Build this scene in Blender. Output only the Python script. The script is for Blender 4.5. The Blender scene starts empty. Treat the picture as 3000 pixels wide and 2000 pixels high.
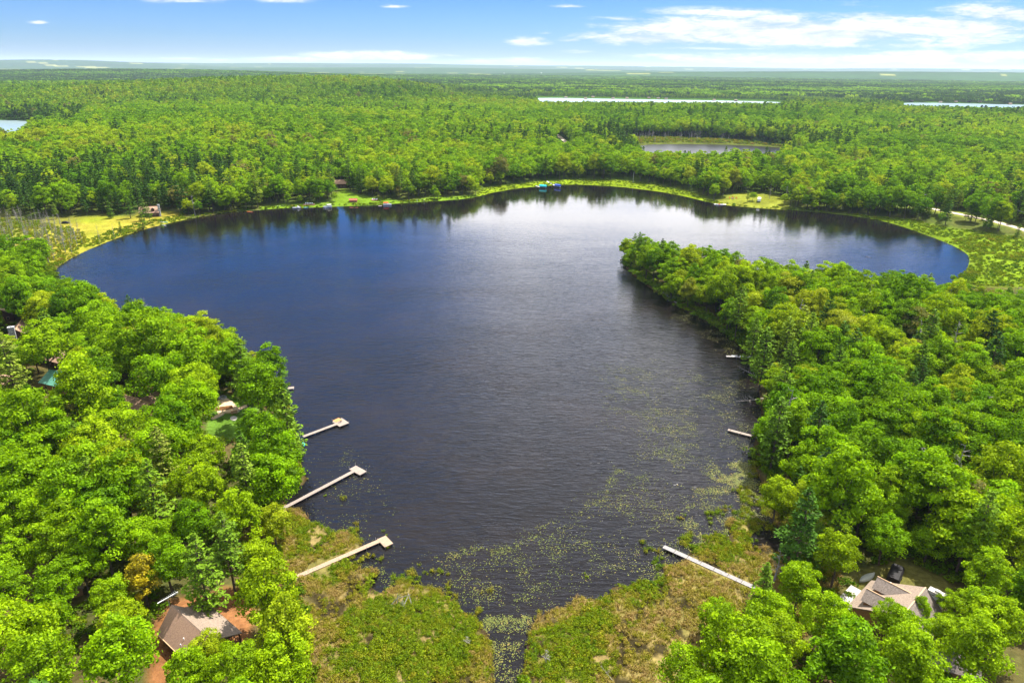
import bpy, math, random
import numpy as np
from mathutils import Vector, Matrix

random.seed(7)
RNG = np.random.default_rng(11)
PI = math.pi
scene = bpy.context.scene
COL = scene.collection

# ------------------------------------------------------------------ camera
CAM_H = 100.0
PITCH = math.atan((1000 - 195) / 2000)
ROLL = math.radians(0.5)
FW = np.array([0, math.cos(PITCH), -math.sin(PITCH)])
_U0 = np.array([0, math.sin(PITCH), math.cos(PITCH)])
_R0 = np.array([1.0, 0, 0])
RT = _R0 * math.cos(ROLL) + _U0 * math.sin(ROLL)
UP = -_R0 * math.sin(ROLL) + _U0 * math.cos(ROLL)
FPX = 1568.0                       # focal length for a picture 2352 wide


def ray(px, py):
    return FW + RT * (px - 1176) / FPX + UP * (784 - py) / FPX


def at(px, py, z=0.0):
    d = ray(px, py)
    t = (z - CAM_H) / d[2]
    return np.array([d[0] * t, d[1] * t, z])


def proj(p):
    p = np.asarray(p, float)
    rel = p - np.array([0, 0, CAM_H])
    dep = rel @ FW
    return 1176 + FPX * (rel @ RT) / dep, 784 - FPX * (rel @ UP) / dep, dep


cam_d = bpy.data.cameras.new('camera')
cam_d.lens = 24.0
cam_d.sensor_width = 36.0
cam_d.clip_start = 1.0
cam_d.clip_end = 200000
cam = bpy.data.objects.new('camera', cam_d)
COL.objects.link(cam)
m = Matrix.Identity(4)
for i in range(3):
    m[i][0] = RT[i]; m[i][1] = UP[i]; m[i][2] = -FW[i]
m[2][3] = CAM_H
cam.matrix_world = m
scene.camera = cam

# ------------------------------------------------------------------ light
SUN_EL, SUN_AZ = math.radians(62), math.radians(50)      # azimuth from +Y towards +X
sdir = Vector((math.sin(SUN_AZ) * math.cos(SUN_EL), math.cos(SUN_AZ) * math.cos(SUN_EL), math.sin(SUN_EL)))
sd = bpy.data.lights.new('sun', 'SUN')
sd.energy = 5.0
sd.angle = math.radians(0.6)
sd.color = (1.0, 0.955, 0.88)
so = bpy.data.objects.new('sun', sd)
so.rotation_euler = (-sdir).to_track_quat('-Z', 'Y').to_euler()
COL.objects.link(so)


# ------------------------------------------------------------------ node helper
class NT:
    def __init__(s, tree):
        s.t = tree; s.n = tree.nodes; s.l = tree.links

    def new(s, typ, **kw):
        n = s.n.new(typ)
        for k, v in kw.items():
            if k == 'inp':
                for a, b in v.items():
                    s.set(n, a, b)
            else:
                setattr(n, k, v)
        return n

    def set(s, n, key, val):
        if isinstance(val, bpy.types.NodeSocket):
            s.l.new(val, n.inputs[key])
        else:
            n.inputs[key].default_value = val

    def math(s, op, a, b=None, c=None, clamp=False):
        n = s.n.new('ShaderNodeMath'); n.operation = op; n.use_clamp = clamp
        for i, v in enumerate((a, b, c)):
            if v is not None:
                s.set(n, i, v)
        return n.outputs[0]

    def mix(s, f, a, b, typ='MIX'):
        n = s.n.new('ShaderNodeMix'); n.data_type = 'RGBA'; n.blend_type = typ
        s.set(n, 0, f); s.set(n, 6, a); s.set(n, 7, b)
        return n.outputs[2]

    def noise(s, vec, scale, detail=3, rough=0.55, dist=0.0):
        n = s.n.new('ShaderNodeTexNoise')
        s.set(n, 'Scale', scale); s.set(n, 'Detail', detail); s.set(n, 'Roughness', rough); s.set(n, 'Distortion', dist)
        if vec is not None:
            s.set(n, 'Vector', vec)
        return n.outputs[0]

    def ramp(s, fac, stops, interp='LINEAR'):
        n = s.n.new('ShaderNodeValToRGB'); cr = n.color_ramp; cr.interpolation = interp
        while len(cr.elements) < len(stops):
            cr.elements.new(0.5)
        for e, (p, c) in zip(cr.elements, stops):
            e.position = p
            e.color = tuple(c) + ((1,) if len(c) == 3 else ())
        s.set(n, 0, fac)
        return n.outputs[0]

    def maprange(s, v, a, b, c=0.0, d=1.0, smooth=False):
        n = s.n.new('ShaderNodeMapRange'); n.clamp = True
        if smooth:
            n.interpolation_type = 'SMOOTHSTEP'
        for i, x in enumerate((v, a, b, c, d)):
            s.set(n, i, x)
        return n.outputs[0]

    def mapping(s, vec, scale=(1, 1, 1), rot=(0, 0, 0)):
        n = s.n.new('ShaderNodeMapping')
        s.set(n, 'Vector', vec); n.inputs['Scale'].default_value = scale; n.inputs['Rotation'].default_value = rot
        return n.outputs[0]


def rgba(c):
    return (c[0], c[1], c[2], 1.0)


# ------------------------------------------------------------------ sky
world = bpy.data.worlds.new('World')
scene.world = world
world.use_nodes = True
w = NT(world.node_tree)
w.n.clear()
sky = w.new('ShaderNodeTexSky', sky_type='NISHITA')
sky.sun_disc = False
sky.sun_elevation = SUN_EL
sky.sun_rotation = SUN_AZ
sky.altitude = 300
sky.air_density = 1.0
sky.dust_density = 0.6
sky.ozone_density = 2.5
tc = w.new('ShaderNodeTexCoord')
sep = w.new('ShaderNodeSeparateXYZ', inp={0: tc.outputs['Generated']})
yy = w.math('MAXIMUM', sep.outputs[1], 0.08)
uu = w.math('DIVIDE', sep.outputs[0], yy)
vv = w.math('DIVIDE', sep.outputs[2], yy)


def uvdir(px, py):
    d = ray(px, py)
    return d[0] / d[1], d[2] / d[1]


clouds = []
for cx, cy, rx, ry, k in [
        (1800, 76, 520, 46, 1.75), (1500, 88, 230, 28, 1.5), (1660, 30, 240, 15, .8), (2170, 66, 350, 38, 1.5),
        (2330, 34, 240, 34, 1.25), (2400, 60, 260, 30, 1.1), (2050, 104, 330, 16, .8), (1315, 93, 45, 8, .8), (1900, 137, 540, 18, 1.7),
        (2230, 129, 360, 15, 1.5), (1195, 141, 150, 11, 1.4), (860, 129, 200, 14, 1.4), (690, 137, 150, 9, 1.0),
        (1215, 97, 62, 15, 1.15), (1560, 60, 260, 16, .9), (2000, 40, 200, 16, .9), (1450, 45, 120, 9, .8), (2250, 95, 200, 14, .9), (1325, 120, 50, 6, .9), (410, 135, 60, 6, .9), (90, 52, 30, 6, .95),
        (400, -2, 170, 15, 1.1), (640, 1, 100, 9, .8), (905, 15, 40, 6, .7), (1310, 15, 60, 7, .75),
        (2010, 113, 42, 6, .8), (2200, 16, 60, 6, .7), (1960, 12, 90, 12, .8), (1250, 77, 30, 4, .6),
        (505, 139, 40, 4, .6), (1620, 112, 220, 7, .75), (1030, 128, 70, 6, .55)]:
    u0, v0 = uvdir(cx, cy)
    clouds.append((u0, v0, rx / FPX, ry / FPX, k))
# the cloud bank higher up, out of the picture, which the lake mirrors
clouds += [(0.19, 0.215, 0.42, 0.13, 1.9), (0.30, 0.33, 0.34, 0.12, .95), (0.14, 0.45, 0.48, 0.24, 1.0), (0.15, 0.85, 1.6, 0.45, .75), (0.62, 0.26, 0.22, 0.05, .6), (-0.66, 0.27, 0.13, 0.05, .5),
           (0.02, 0.30, 0.20, 0.07, .7)]
cv = w.new('ShaderNodeCombineXYZ', inp={0: uu, 1: vv, 2: 0.0})
n1 = w.noise(w.mapping(cv.outputs[0], (6, 44, 1)), 1.0, 9, 0.66, 0.5)
n2 = w.noise(w.mapping(cv.outputs[0], (26, 120, 1)), 1.0, 7, 0.65, .4)
n3 = w.noise(w.mapping(cv.outputs[0], (6, 9, 1)), 1.0, 6, 0.55, 0.4)
field = None
for i, (u0, v0, a, b, k) in enumerate(clouds):
    du = w.math('MULTIPLY', w.math('SUBTRACT', uu, u0), 1 / a)
    dv = w.math('MULTIPLY', w.math('SUBTRACT', vv, v0), 1 / b)
    # flat base: the lower half falls off faster
    low = w.math('MULTIPLY', dv, 1.35)
    dv = w.math('MAXIMUM', dv, w.math('MULTIPLY', low, -1.0))
    r2 = w.math('ADD', w.math('MULTIPLY', du, du), w.math('MULTIPLY', dv, dv))
    f = w.math('MULTIPLY', w.math('SUBTRACT', 1.0, w.math('SQRT', r2), clamp=True), k)
    field = f if field is None else w.math('MAXIMUM', field, f)
hi = w.maprange(vv, 0.10, 0.16)
nz = w.math('ADD', w.math('MULTIPLY', n1, w.math('SUBTRACT', 1.0, hi)), w.math('MULTIPLY', n3, hi))
dens = w.math('ADD', field, w.math('MULTIPLY', w.math('SUBTRACT', nz, 0.5), 3.2))
dens = w.math('ADD', dens, w.math('MULTIPLY', w.math('SUBTRACT', n2, 0.5), 1.5))
dens = w.math('MULTIPLY', w.maprange(dens, 0.0, 1.05, smooth=True), w.maprange(field, 0.0, 0.55))
dens = w.math('MULTIPLY', dens, w.maprange(sep.outputs[1], 0.1, 0.25))
# broken cloud added out of view overhead as soft fill light, mirrored in water
n4 = w.noise(w.mapping(tc.outputs['Generated'], (2.2, 2.2, 3.0)), 1.0, 5, .55, .3)
over = w.math('MULTIPLY', w.maprange(n4, .28, .52, smooth=True), w.maprange(sep.outputs[2], .40, .56, smooth=True))
dens = w.math('MAXIMUM', w.math('MULTIPLY', dens, 0.95), w.math('MULTIPLY', over, 1.0))
shade = w.maprange(w.math('ADD', n2, w.math('MULTIPLY', n1, 1.2)), 0.96, 1.30)
CB = w.math('MULTIPLY', w.math('SUBTRACT', w.maprange(vv, .09, .14, 1.0, 3.0), w.maprange(sep.outputs[2], .30, .55, 0.0, 1.5)), 6.3)
ccol = w.mix(shade, (0.60, 0.69, 0.98, 1), (1.10, 1.10, 1.12, 1))
ccol = w.mix(hi, ccol, (.98, .96, .97, 1))
cvm = w.new('ShaderNodeVectorMath', operation='SCALE'); w.l.new(ccol, cvm.inputs[0]); w.set(cvm, 'Scale', CB)
ccol = cvm.outputs[0]
hs = w.new('ShaderNodeHueSaturation', inp={'Saturation': 1.25, 'Value': 1.0, 'Color': sky.outputs[0]})
tintc = w.ramp(w.maprange(sep.outputs[2], 0.0, 0.5), [(0.0, (.42, .60, 1.02)), (0.07, (.31, .51, .93)), (.2, (.22, .42, .86)), (.5, (.36, .84, 1.45)), (1.0, (.46, .72, 1.05))])
skyc = w.mix(1.0, hs.outputs[0], tintc, 'MULTIPLY')
allc = w.mix(dens, skyc, ccol)
bg = w.new('ShaderNodeBackground', inp={'Color': allc, 'Strength': 0.080})
wo = w.new('ShaderNodeOutputWorld', inp={0: bg.outputs[0]})


# ------------------------------------------------------------------ numeric noise, signed distances
def _hash(ix, iy, s):
    h = (ix.astype(np.int64) * 374761393 + iy.astype(np.int64) * 668265263 + s * 974634777) & 0xffffffff
    h = ((h ^ (h >> 13)) * 1274126177) & 0xffffffff
    return ((h ^ (h >> 16)) & 0xffff) / 65535.0


def vnoise(x, y, s=0):
    x = np.asarray(x, float); y = np.asarray(y, float)
    ix, iy = np.floor(x), np.floor(y)
    fx, fy = x - ix, y - iy
    fx = fx * fx * (3 - 2 * fx); fy = fy * fy * (3 - 2 * fy)
    a = _hash(ix, iy, s); b = _hash(ix + 1, iy, s); c = _hash(ix, iy + 1, s); d = _hash(ix + 1, iy + 1, s)
    return (a * (1 - fx) + b * fx) * (1 - fy) + (c * (1 - fx) + d * fx) * fy


def fbm(x, y, s=0, o=4):
    r, a, t = 0, 1.0, 0
    for i in range(o):
        r = r + a * vnoise(x * 2 ** i, y * 2 ** i, s + i); t += a; a *= 0.5
    return r / t


def poly(pts, z=0.3):
    return np.array([at(p[0], p[1], p[2] if len(p) > 2 else z)[:2] for p in pts])


def smooth_poly(P, n=2):
    for _ in range(n):
        Q = np.roll(P, -1, 0)
        P = np.stack([P * .75 + Q * .25, P * .25 + Q * .75], 1).reshape(-1, 2)
    return P


def inside(P, x, y):
    r = np.zeros(x.shape, bool)
    for (x0, y0), (x1, y1) in zip(P, np.roll(P, -1, 0)):
        c = ((y0 > y) != (y1 > y))
        if y1 != y0:
            r ^= c & (x < (x1 - x0) * (y - y0) / (y1 - y0) + x0)
    return r


def sdist(P, x, y):
    """positive outside"""
    d = np.full(x.shape, 1e12)
    for (x0, y0), (x1, y1) in zip(P, np.roll(P, -1, 0)):
        ex, ey = x1 - x0, y1 - y0
        L = ex * ex + ey * ey + 1e-9
        t = np.clip(((x - x0) * ex + (y - y0) * ey) / L, 0, 1)
        d = np.minimum(d, (x - x0 - t * ex) ** 2 + (y - y0 - t * ey) ** 2)
    d = np.sqrt(d)
    return np.where(inside(P, x, y), -d, d)


# ------------------------------------------------------------------ the plan, read off the photograph
LAKE = poly([(118, 628), (150, 600), (200, 575), (260, 550), (330, 527), (400, 510), (450, 500), (520, 489), (580, 484), (650, 478),
             (720, 477), (790, 474), (870, 471), (960, 464), (1040, 460), (1095, 453), (1130, 443), (1180, 434), (1240, 428),
             (1300, 424), (1350, 425), (1420, 429), (1480, 436), (1530, 443), (1580, 453), (1620, 463), (1660, 471), (1720, 477),
             (1800, 482), (1880, 488), (1960, 496), (2030, 508), (2080, 523), (2130, 541), (2180, 560), (2215, 578), (2228, 592),
             (2222, 615), (2210, 632), (2190, 647), (2150, 672), (2000, 640, 12), (1850, 620, 13), (1720, 598, 13), (1600, 572, 13),
             (1520, 555, 12), (1470, 548, 10), (1440, 560, 8), (1428, 588, 2), (1430, 606), (1450, 630), (1490, 660), (1530, 688), (1570, 712),
             (1620, 738), (1665, 765), (1700, 795), (1722, 816), (1730, 845), (1742, 880), (1746, 925), (1750, 960), (1738, 1000),
             (1722, 1050), (1745, 1100), (1775, 1160), (1800, 1225), (1835, 1290), (1770, 1250), (1700, 1215), (1640, 1225), (1568, 1250), (1500, 1295),
             (1440, 1340), (1350, 1385), (1260, 1400), (1222, 1430), (1212, 1470), (1205, 1520), (1195, 1570), (1190, 1640), (1150, 1640),
             (1135, 1568), (1130, 1470), (1095, 1420), (1040, 1400), (1000, 1372), (960, 1352), (900, 1330), (870, 1302), (840, 1277),
             (790, 1262), (760, 1230), (722, 1190), (690, 1150), (684, 1115), (690, 1080), (684, 1030), (682, 1005), (668, 960),
             (655, 905), (640, 875), (600, 850, 4), (585, 815, 10), (550, 762, 13), (470, 722, 14), (430, 705, 14), (330, 695, 14), (240, 667, 14),
             (150, 642, 11)], 0.0)
LAKE = smooth_poly(LAKE, 1)
POND = smooth_poly(poly([(1462, 333), (1560, 331), (1680, 333), (1795, 339), (1830, 345), (1810, 362), (1730, 374), (1600, 378), (1490, 374), (1455, 350)], 0))
FARLAKE = smooth_poly(poly([(1195, 224), (1400, 227), (1700, 232), (1790, 234), (1850, 243), (1800, 252), (1560, 253), (1300, 250), (1200, 240)], 0))
EASTLAKE = smooth_poly(poly([(2040, 234), (2352, 241), (2500, 244), (2500, 272), (2352, 268), (2150, 262), (2060, 252)], 0))
WESTLAKE = smooth_poly(poly([(-160, 274), (40, 276), (90, 281), (85, 300), (50, 322), (-60, 334), (-200, 334)], 0))
SMALLPOND = smooth_poly(poly([(1880, 161.5), (2040, 162.3), (2040, 164), (1890, 163.5)], 0))
WATERS = [LAKE, POND, FARLAKE, EASTLAKE, WESTLAKE]

MARSH_NEAR = poly([(644, 1172), (690, 1110), (760, 1220), (870, 1290), (1000, 1370), (1130, 1440), (1150, 1700), (1200, 1700), (1212, 1440),
                   (1440, 1330), (1540, 1240), (1700, 1190), (1770, 1150), (1800, 1225), (1835, 1290), (1800, 1345, 4), (1720, 1385, 6), (1640, 1425, 8),
                   (1560, 1500, 9), (1520, 1568, 10), (1480, 1800), (700, 1800), (725, 1568, 9), (705, 1420, 8), (705, 1345, 6), (655, 1240, 4)])
MARSH_EAST = poly([(1870, 486), (1960, 493), (2080, 505), (2200, 527), (2352, 548), (2480, 575), (2480, 670), (2300, 660), (2190, 655), (2225, 600), (2130, 545), (1990, 505)])
MARSH_NORTH = poly([(1085, 458), (1100, 440), (1120, 431), (1180, 424), (1240, 418), (1300, 413), (1360, 413), (1420, 414), (1500, 423), (1560, 434), (1610, 450), (1655, 470), (1600, 470), (1300, 440), (1120, 455)])
MEADOW = poly([(100, 615), (60, 640), (-40, 640), (-60, 470), (0, 492), (60, 505), (150, 500), (230, 497), (310, 498), (318, 492), (372, 487), (420, 492), (425, 510), (330, 530), (260, 553), (150, 603)])
MARSH_POND = smooth_poly(poly([(1440, 340), (1395, 329), (1425, 322), (1500, 320), (1600, 322), (1690, 327), (1760, 333), (1835, 339), (1845, 347), (1800, 345), (1600, 340), (1480, 342)]), 2)
SHORE_LAWN = poly([(600, 476), (640, 471), (700, 470), (760, 468), (775, 452), (790, 440), (815, 452), (850, 458), (900, 460), (930, 463), (990, 455), (1060, 452), (1095, 448), (1090, 458), (960, 470), (600, 486)])
CAMP = poly([(1640, 462), (1680, 453), (1720, 449), (1790, 456), (1815, 470), (1800, 484), (1650, 474)])
YARD_WEST = poly([(340, 1500), (352, 1440), (395, 1380), (478, 1368), (510, 1345), (560, 1350), (590, 1400), (570, 1470), (540, 1480), (430, 1530), (420, 1620), (340, 1620)], 2)
PATIO_YARD = poly([(478, 955), (500, 915), (520, 900), (560, 915), (600, 930), (560, 1000), (520, 1010), (470, 1000)], 2)
YARD_EAST = poly([(1940, 1345), (1960, 1300), (2060, 1290), (2160, 1320), (2240, 1420), (2200, 1470), (2100, 1460), (2000, 1410)], 2)
ROAD = np.array([at(x, y, 1.5)[:2] for x, y in [(2055, 468), (2130, 483), (2210, 497), (2290, 514), (2352, 532), (2450, 562), (2600, 610)]])
TRACK = np.array([at(x, y, 5)[:2] for x, y in [(1265, 306), (1285, 316), (1300, 326), (1310, 338)]])


CHANNEL = np.array([at(1165, 1390)[:2], at(1162, 1480)[:2], at(1160, 1660)[:2]])


def line_dist(L, x, y):
    d = np.full(x.shape, 1e12)
    for (x0, y0), (x1, y1) in zip(L[:-1], L[1:]):
        ex, ey = x1 - x0, y1 - y0
        t = np.clip(((x - x0) * ex + (y - y0) * ey) / (ex * ex + ey * ey), 0, 1)
        d = np.minimum(d, (x - x0 - t * ex) ** 2 + (y - y0 - t * ey) ** 2)
    return np.sqrt(d)


def sstep(x, a, b):
    t = np.clip((x - a) / (b - a), 0, 1)
    return t * t * (3 - 2 * t)


# broad hills: azimuth/distance centre, radii, height
HILLS = [(-760, 2050, 520, 520, 33), (-330, 2250, 400, 480, 22), (-1500, 2600, 700, 500, 16), (500, 1350, 380, 260, 7), (1300, 1400, 500, 300, 3),
         (-420, 1050, 420, 330, 9), (-2600, 5200, 1500, 900, 40), (3200, 8200, 3000, 900, 62), (6200, 8000, 2200, 900, 48), (900, 4200, 1500, 500, 12),
         (-9500, 15000, 3000, 1500, 135), (-5000, 20000, 6000, 2500, 118), (3500, 22000, 6500, 2500, 105), (-1000, 12500, 4500, 1400, 62),
         (13500, 21000, 5500, 2500, 118), (-16000, 19000, 5500, 2800, 150), (9000, 30000, 9000, 3000, 118), (-4000, 32000, 9000, 3000, 135),
         (22000, 26000, 9000, 3500, 120)]


def ragged(x, y):
    """the marsh margin is eaten into bays and hummocks"""
    k = 1 - sstep(sdist(MARSH_NEAR, x, y), 0, 8)
    k = k * sstep(line_dist(CHANNEL, x, y), 7, 16)
    return k * ((fbm(x / 9, y / 9, 131, 3) - .5) * 24 + (fbm(x / 2.4, y / 2.4, 137, 2) - .5) * 3.0)


def lake_d(x, y):
    d = sdist(LAKE, x, y)
    near = np.abs(d) < 18
    return d + np.where(near, ragged(x, y) * (1 - np.abs(d) / 18), 0)


def terrain(x, y, dl=None):
    x = np.asarray(x, float); y = np.asarray(y, float)
    if dl is None:
        dl = lake_d(x, y)
        for P in WATERS[1:]:
            dl = np.minimum(dl, sdist(P, x, y))
    base = np.where(dl < 0, np.maximum(-1.6, dl * 0.22), np.minimum(dl * 0.16, 0.38))
    soft = np.minimum(np.minimum(sdist(MARSH_NEAR, x, y), sdist(MARSH_EAST, x, y)), np.minimum(sdist(MEADOW, x, y), sdist(MARSH_NORTH, x, y)))
    k = sstep(dl, 1, 30) * sstep(soft, -2, 18)
    h = base + k * (1.5 + 1.6 * fbm(x / 60, y / 60, 3, 3)) + 0.10 * sstep(dl, 0.5, 4) * (fbm(x / 2.5, y / 2.5, 9, 2) - 0.3)
    far = sstep(dl, 10, np.where(np.hypot(x, y) > 1500, 520, 160))
    h = h + far * 3.2 * sstep(np.hypot(x, y), 500, 1400) * fbm(x / 330, y / 330, 21, 3)
    for cx, cy, rx, ry, hh in HILLS:
        h = h + far * hh * np.exp(-((x - cx) / rx) ** 2 - ((y - cy) / ry) ** 2)
    r = np.hypot(x, y)
    h = h + far * sstep(r, 5000, 14000) * 34 * (fbm(x / 2600, y / 1500, 5, 4) - 0.35)
    return h


def tz(x, y):
    return float(terrain(np.array([x]), np.array([y]))[0])


# ------------------------------------------------------------------ mesh helpers
def new_mesh(name, verts, faces, mat=None, smooth=False):
    me = bpy.data.meshes.new(name)
    me.from_pydata([tuple(map(float, v)) for v in verts], [], [tuple(f) for f in faces])
    if mat is not None:
        for mm in (mat if isinstance(mat, (list, tuple)) else [mat]):
            me.materials.append(mm)
    if smooth:
        me.polygons.foreach_set('use_smooth', np.ones(len(me.polygons), bool))
    me.update()
    return me


def np_mesh(name, V, Fv, nper, mats, fattr=None, mat_idx=None, smooth=False):
    """V (n,3); Fv (m,nper) indices"""
    me = bpy.data.meshes.new(name)
    me.vertices.add(len(V)); me.vertices.foreach_set('co', np.ascontiguousarray(V, np.float32).ravel())
    nf = len(Fv)
    me.loops.add(nf * nper); me.loops.foreach_set('vertex_index', np.ascontiguousarray(Fv, np.int32).ravel())
    me.polygons.add(nf)
    me.polygons.foreach_set('loop_start', np.arange(0, nf * nper, nper, dtype=np.int32))
    if mat_idx is not None:
        me.polygons.foreach_set('material_index', np.ascontiguousarray(mat_idx, np.int32))
    me.polygons.foreach_set('use_smooth', np.full(nf, smooth, bool))
    for mm in (mats if isinstance(mats, (list, tuple)) else [mats]):
        me.materials.append(mm)
    me.update(calc_edges=True)
    if fattr is not None:
        for k, v in fattr.items():
            a = me.attributes.new(k, 'FLOAT', 'FACE')
            a.data.foreach_set('value', np.ascontiguousarray(v, np.float32))
    return me


def link(name, me, parent=None, loc=None, rotz=0.0):
    o = bpy.data.objects.new(name, me)
    COL.objects.link(o)
    if parent is not None:
        o.parent = parent
    if loc is not None:
        o.location = loc
    if rotz:
        o.rotation_euler = (0, 0, rotz)
    return o


def tag(o, label=None, cat=None, group=None, kind=None):
    if label: o['label'] = label
    if cat: o['category'] = cat
    if group: o['group'] = group
    if kind: o['kind'] = kind
    return o


def thing(name, label, cat, loc, rotz=0.0, group=None):
    o = bpy.data.objects.new(name, None)
    o.empty_display_size = 0.5
    COL.objects.link(o)
    o.location = tuple(map(float, loc)); o.rotation_euler = (0, 0, rotz)
    return tag(o, label, cat, group)


class MB:
    def __init__(s):
        s.v = []; s.f = []

    def quad(s, a, b, c, d):
        n = len(s.v); s.v += [a, b, c, d]; s.f.append((n, n + 1, n + 2, n + 3)); return s

    def polyf(s, pts):
        n = len(s.v); s.v += list(pts); s.f.append(tuple(range(n, n + len(pts)))); return s

    def hexa(s, P):
        """8 points: bottom 4 ccw, top 4 ccw"""
        n = len(s.v); s.v += list(P)
        for f in ((3, 2, 1, 0), (4, 5, 6, 7), (0, 1, 5, 4), (1, 2, 6, 5), (2, 3, 7, 6), (3, 0, 4, 7)):
            s.f.append(tuple(n + i for i in f))
        return s

    def box(s, x0, x1, y0, y1, z0, z1):
        return s.hexa([(x0, y0, z0), (x1, y0, z0), (x1, y1, z0), (x0, y1, z0), (x0, y0, z1), (x1, y0, z1), (x1, y1, z1), (x0, y1, z1)])

    def slab(s, a, b, c, d, t):
        """a slab of thickness t under the quad a,b,c,d (ccw from above)"""
        a, b, c, d = map(np.array, (a, b, c, d))
        n = np.cross(b - a, d - a); n = n / np.linalg.norm(n)
        if n[2] < 0: n = -n
        return s.hexa([tuple(q - n * t) for q in (a, b, c, d)] + [tuple(q) for q in (a, b, c, d)])

    def tube(s, pts, rad, n=6, cap=True):
        pts = [np.array(p, float) for p in pts]
        if np.isscalar(rad): rad = [rad] * len(pts)
        base = len(s.v)
        for i, p in enumerate(pts):
            d = pts[min(i + 1, len(pts) - 1)] - pts[max(i - 1, 0)]
            d = d / (np.linalg.norm(d) + 1e-9)
            a = np.cross(d, (0, 0, 1) if abs(d[2]) < .9 else (1, 0, 0)); a /= np.linalg.norm(a)
            b = np.cross(d, a)
            for k in range(n):
                t = 2 * PI * k / n
                s.v.append(tuple(p + rad[i] * (a * math.cos(t) + b * math.sin(t))))
        for i in range(len(pts) - 1):
            for k in range(n):
                s.f.append((base + i * n + k, base + i * n + (k + 1) % n, base + (i + 1) * n + (k + 1) % n, base + (i + 1) * n + k))
        if cap:
            s.f.append(tuple(base + k for k in range(n))); s.f.append(tuple(base + (len(pts) - 1) * n + k for k in reversed(range(n))))
        return s

    def prism(s, prof, y0, y1):
        """profile in x,z extruded along y"""
        n = len(s.v); m_ = len(prof)
        s.v += [(x, y0, z) for x, z in prof] + [(x, y1, z) for x, z in prof]
        s.f.append(tuple(n + i for i in range(m_))); s.f.append(tuple(n + m_ + i for i in reversed(range(m_))))
        for i in range(m_):
            j = (i + 1) % m_
            s.f.append((n + i, n + m_ + i, n + m_ + j, n + j))
        return s

    def build(s, name, mat, parent=None, loc=None, rotz=0.0, smooth=False):
        return link(name, new_mesh(name, s.v, s.f, mat, smooth), parent, loc, rotz)


# ------------------------------------------------------------------ materials
def material(name, col, rough=0.7, var=0.15, scale=2.0, bump=0.0, spec=0.3, metallic=0.0, col2=None, stretch=(1, 1, 1)):
    mt = bpy.data.materials.new(name); mt.use_nodes = True
    t = NT(mt.node_tree); t.n.clear()
    out = t.new('ShaderNodeOutputMaterial')
    b = t.new('ShaderNodeBsdfPrincipled', inp={'Roughness': rough, 'Specular IOR Level': spec, 'Metallic': metallic})
    tcn = t.new('ShaderNodeTexCoord')
    vec = t.mapping(tcn.outputs['Object'], stretch)
    nn = t.noise(vec, scale, 5, .6)
    c2 = col2 or tuple(min(1, c * (1 - 2.2 * var)) for c in col)
    c1 = tuple(min(1, c * (1 + var)) for c in col)
    c = t.mix(t.maprange(nn, .3, .7), rgba(c2), rgba(c1))
    t.l.new(c, b.inputs['Base Color'])
    if bump:
        bn = t.new('ShaderNodeBump', inp={'Strength': 1.0, 'Distance': bump, 'Height': nn})
        t.l.new(bn.outputs[0], b.inputs['Normal'])
    t.l.new(b.outputs[0], out.inputs[0])
    return mt


def leaf_material(name, stops, mode, transl=0.42, vdark=0.60, vlight=1.55):
    mt = bpy.data.materials.new(name); mt.use_nodes = True
    t = NT(mt.node_tree); t.n.clear()
    out = t.new('ShaderNodeOutputMaterial')
    at_ = t.new('ShaderNodeAttribute', attribute_type=mode, attribute_name='tint')
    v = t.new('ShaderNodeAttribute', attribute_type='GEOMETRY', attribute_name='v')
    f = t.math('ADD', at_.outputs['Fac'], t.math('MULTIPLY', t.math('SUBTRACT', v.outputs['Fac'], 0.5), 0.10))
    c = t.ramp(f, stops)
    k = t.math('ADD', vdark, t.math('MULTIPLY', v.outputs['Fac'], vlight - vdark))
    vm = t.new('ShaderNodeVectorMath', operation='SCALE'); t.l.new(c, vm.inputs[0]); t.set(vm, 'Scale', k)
    d = t.new('ShaderNodeBsdfDiffuse', inp={'Color': vm.outputs[0]})
    tr = t.mix(1.0, vm.outputs[0], (1.25, 1.15, 0.5, 1), 'MULTIPLY')
    tb = t.new('ShaderNodeBsdfTranslucent', inp={'Color': tr})
    mx = t.new('ShaderNodeMixShader', inp={0: transl, 1: d.outputs[0], 2: tb.outputs[0]})
    gl = t.new('ShaderNodeBsdfGlossy', inp={'Color': (.9, .95, .9, 1), 'Roughness': 0.5})
    m2 = t.new('ShaderNodeMixShader', inp={0: 0.005, 1: mx.outputs[0], 2: gl.outputs[0]})
    t.l.new(m2.outputs[0], out.inputs[0])
    return mt


LEAF_STOPS = [(0.0, (.022, .085, .003)), (0.25, (.076, .188, .002)), (0.5, (.172, .312, .001)), (0.68, (.258, .365, .003)),
              (0.80, (.29, .34, .010)), (0.90, (.150, .155, .055)), (1.0, (.36, .30, .010))]
PINE_STOPS = [(0.0, (.022, .058, .010)), (0.35, (.052, .120, .010)), (0.65, (.125, .215, .010)), (0.85, (.19, .24, .025)), (1.0, (.18, .14, .07))]
SHRUB_STOPS = [(0.0, (.070, .145, .004)), (0.4, (.145, .200, .004)), (0.7, (.205, .190, .012)), (1.0, (.29, .20, .070))]

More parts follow.
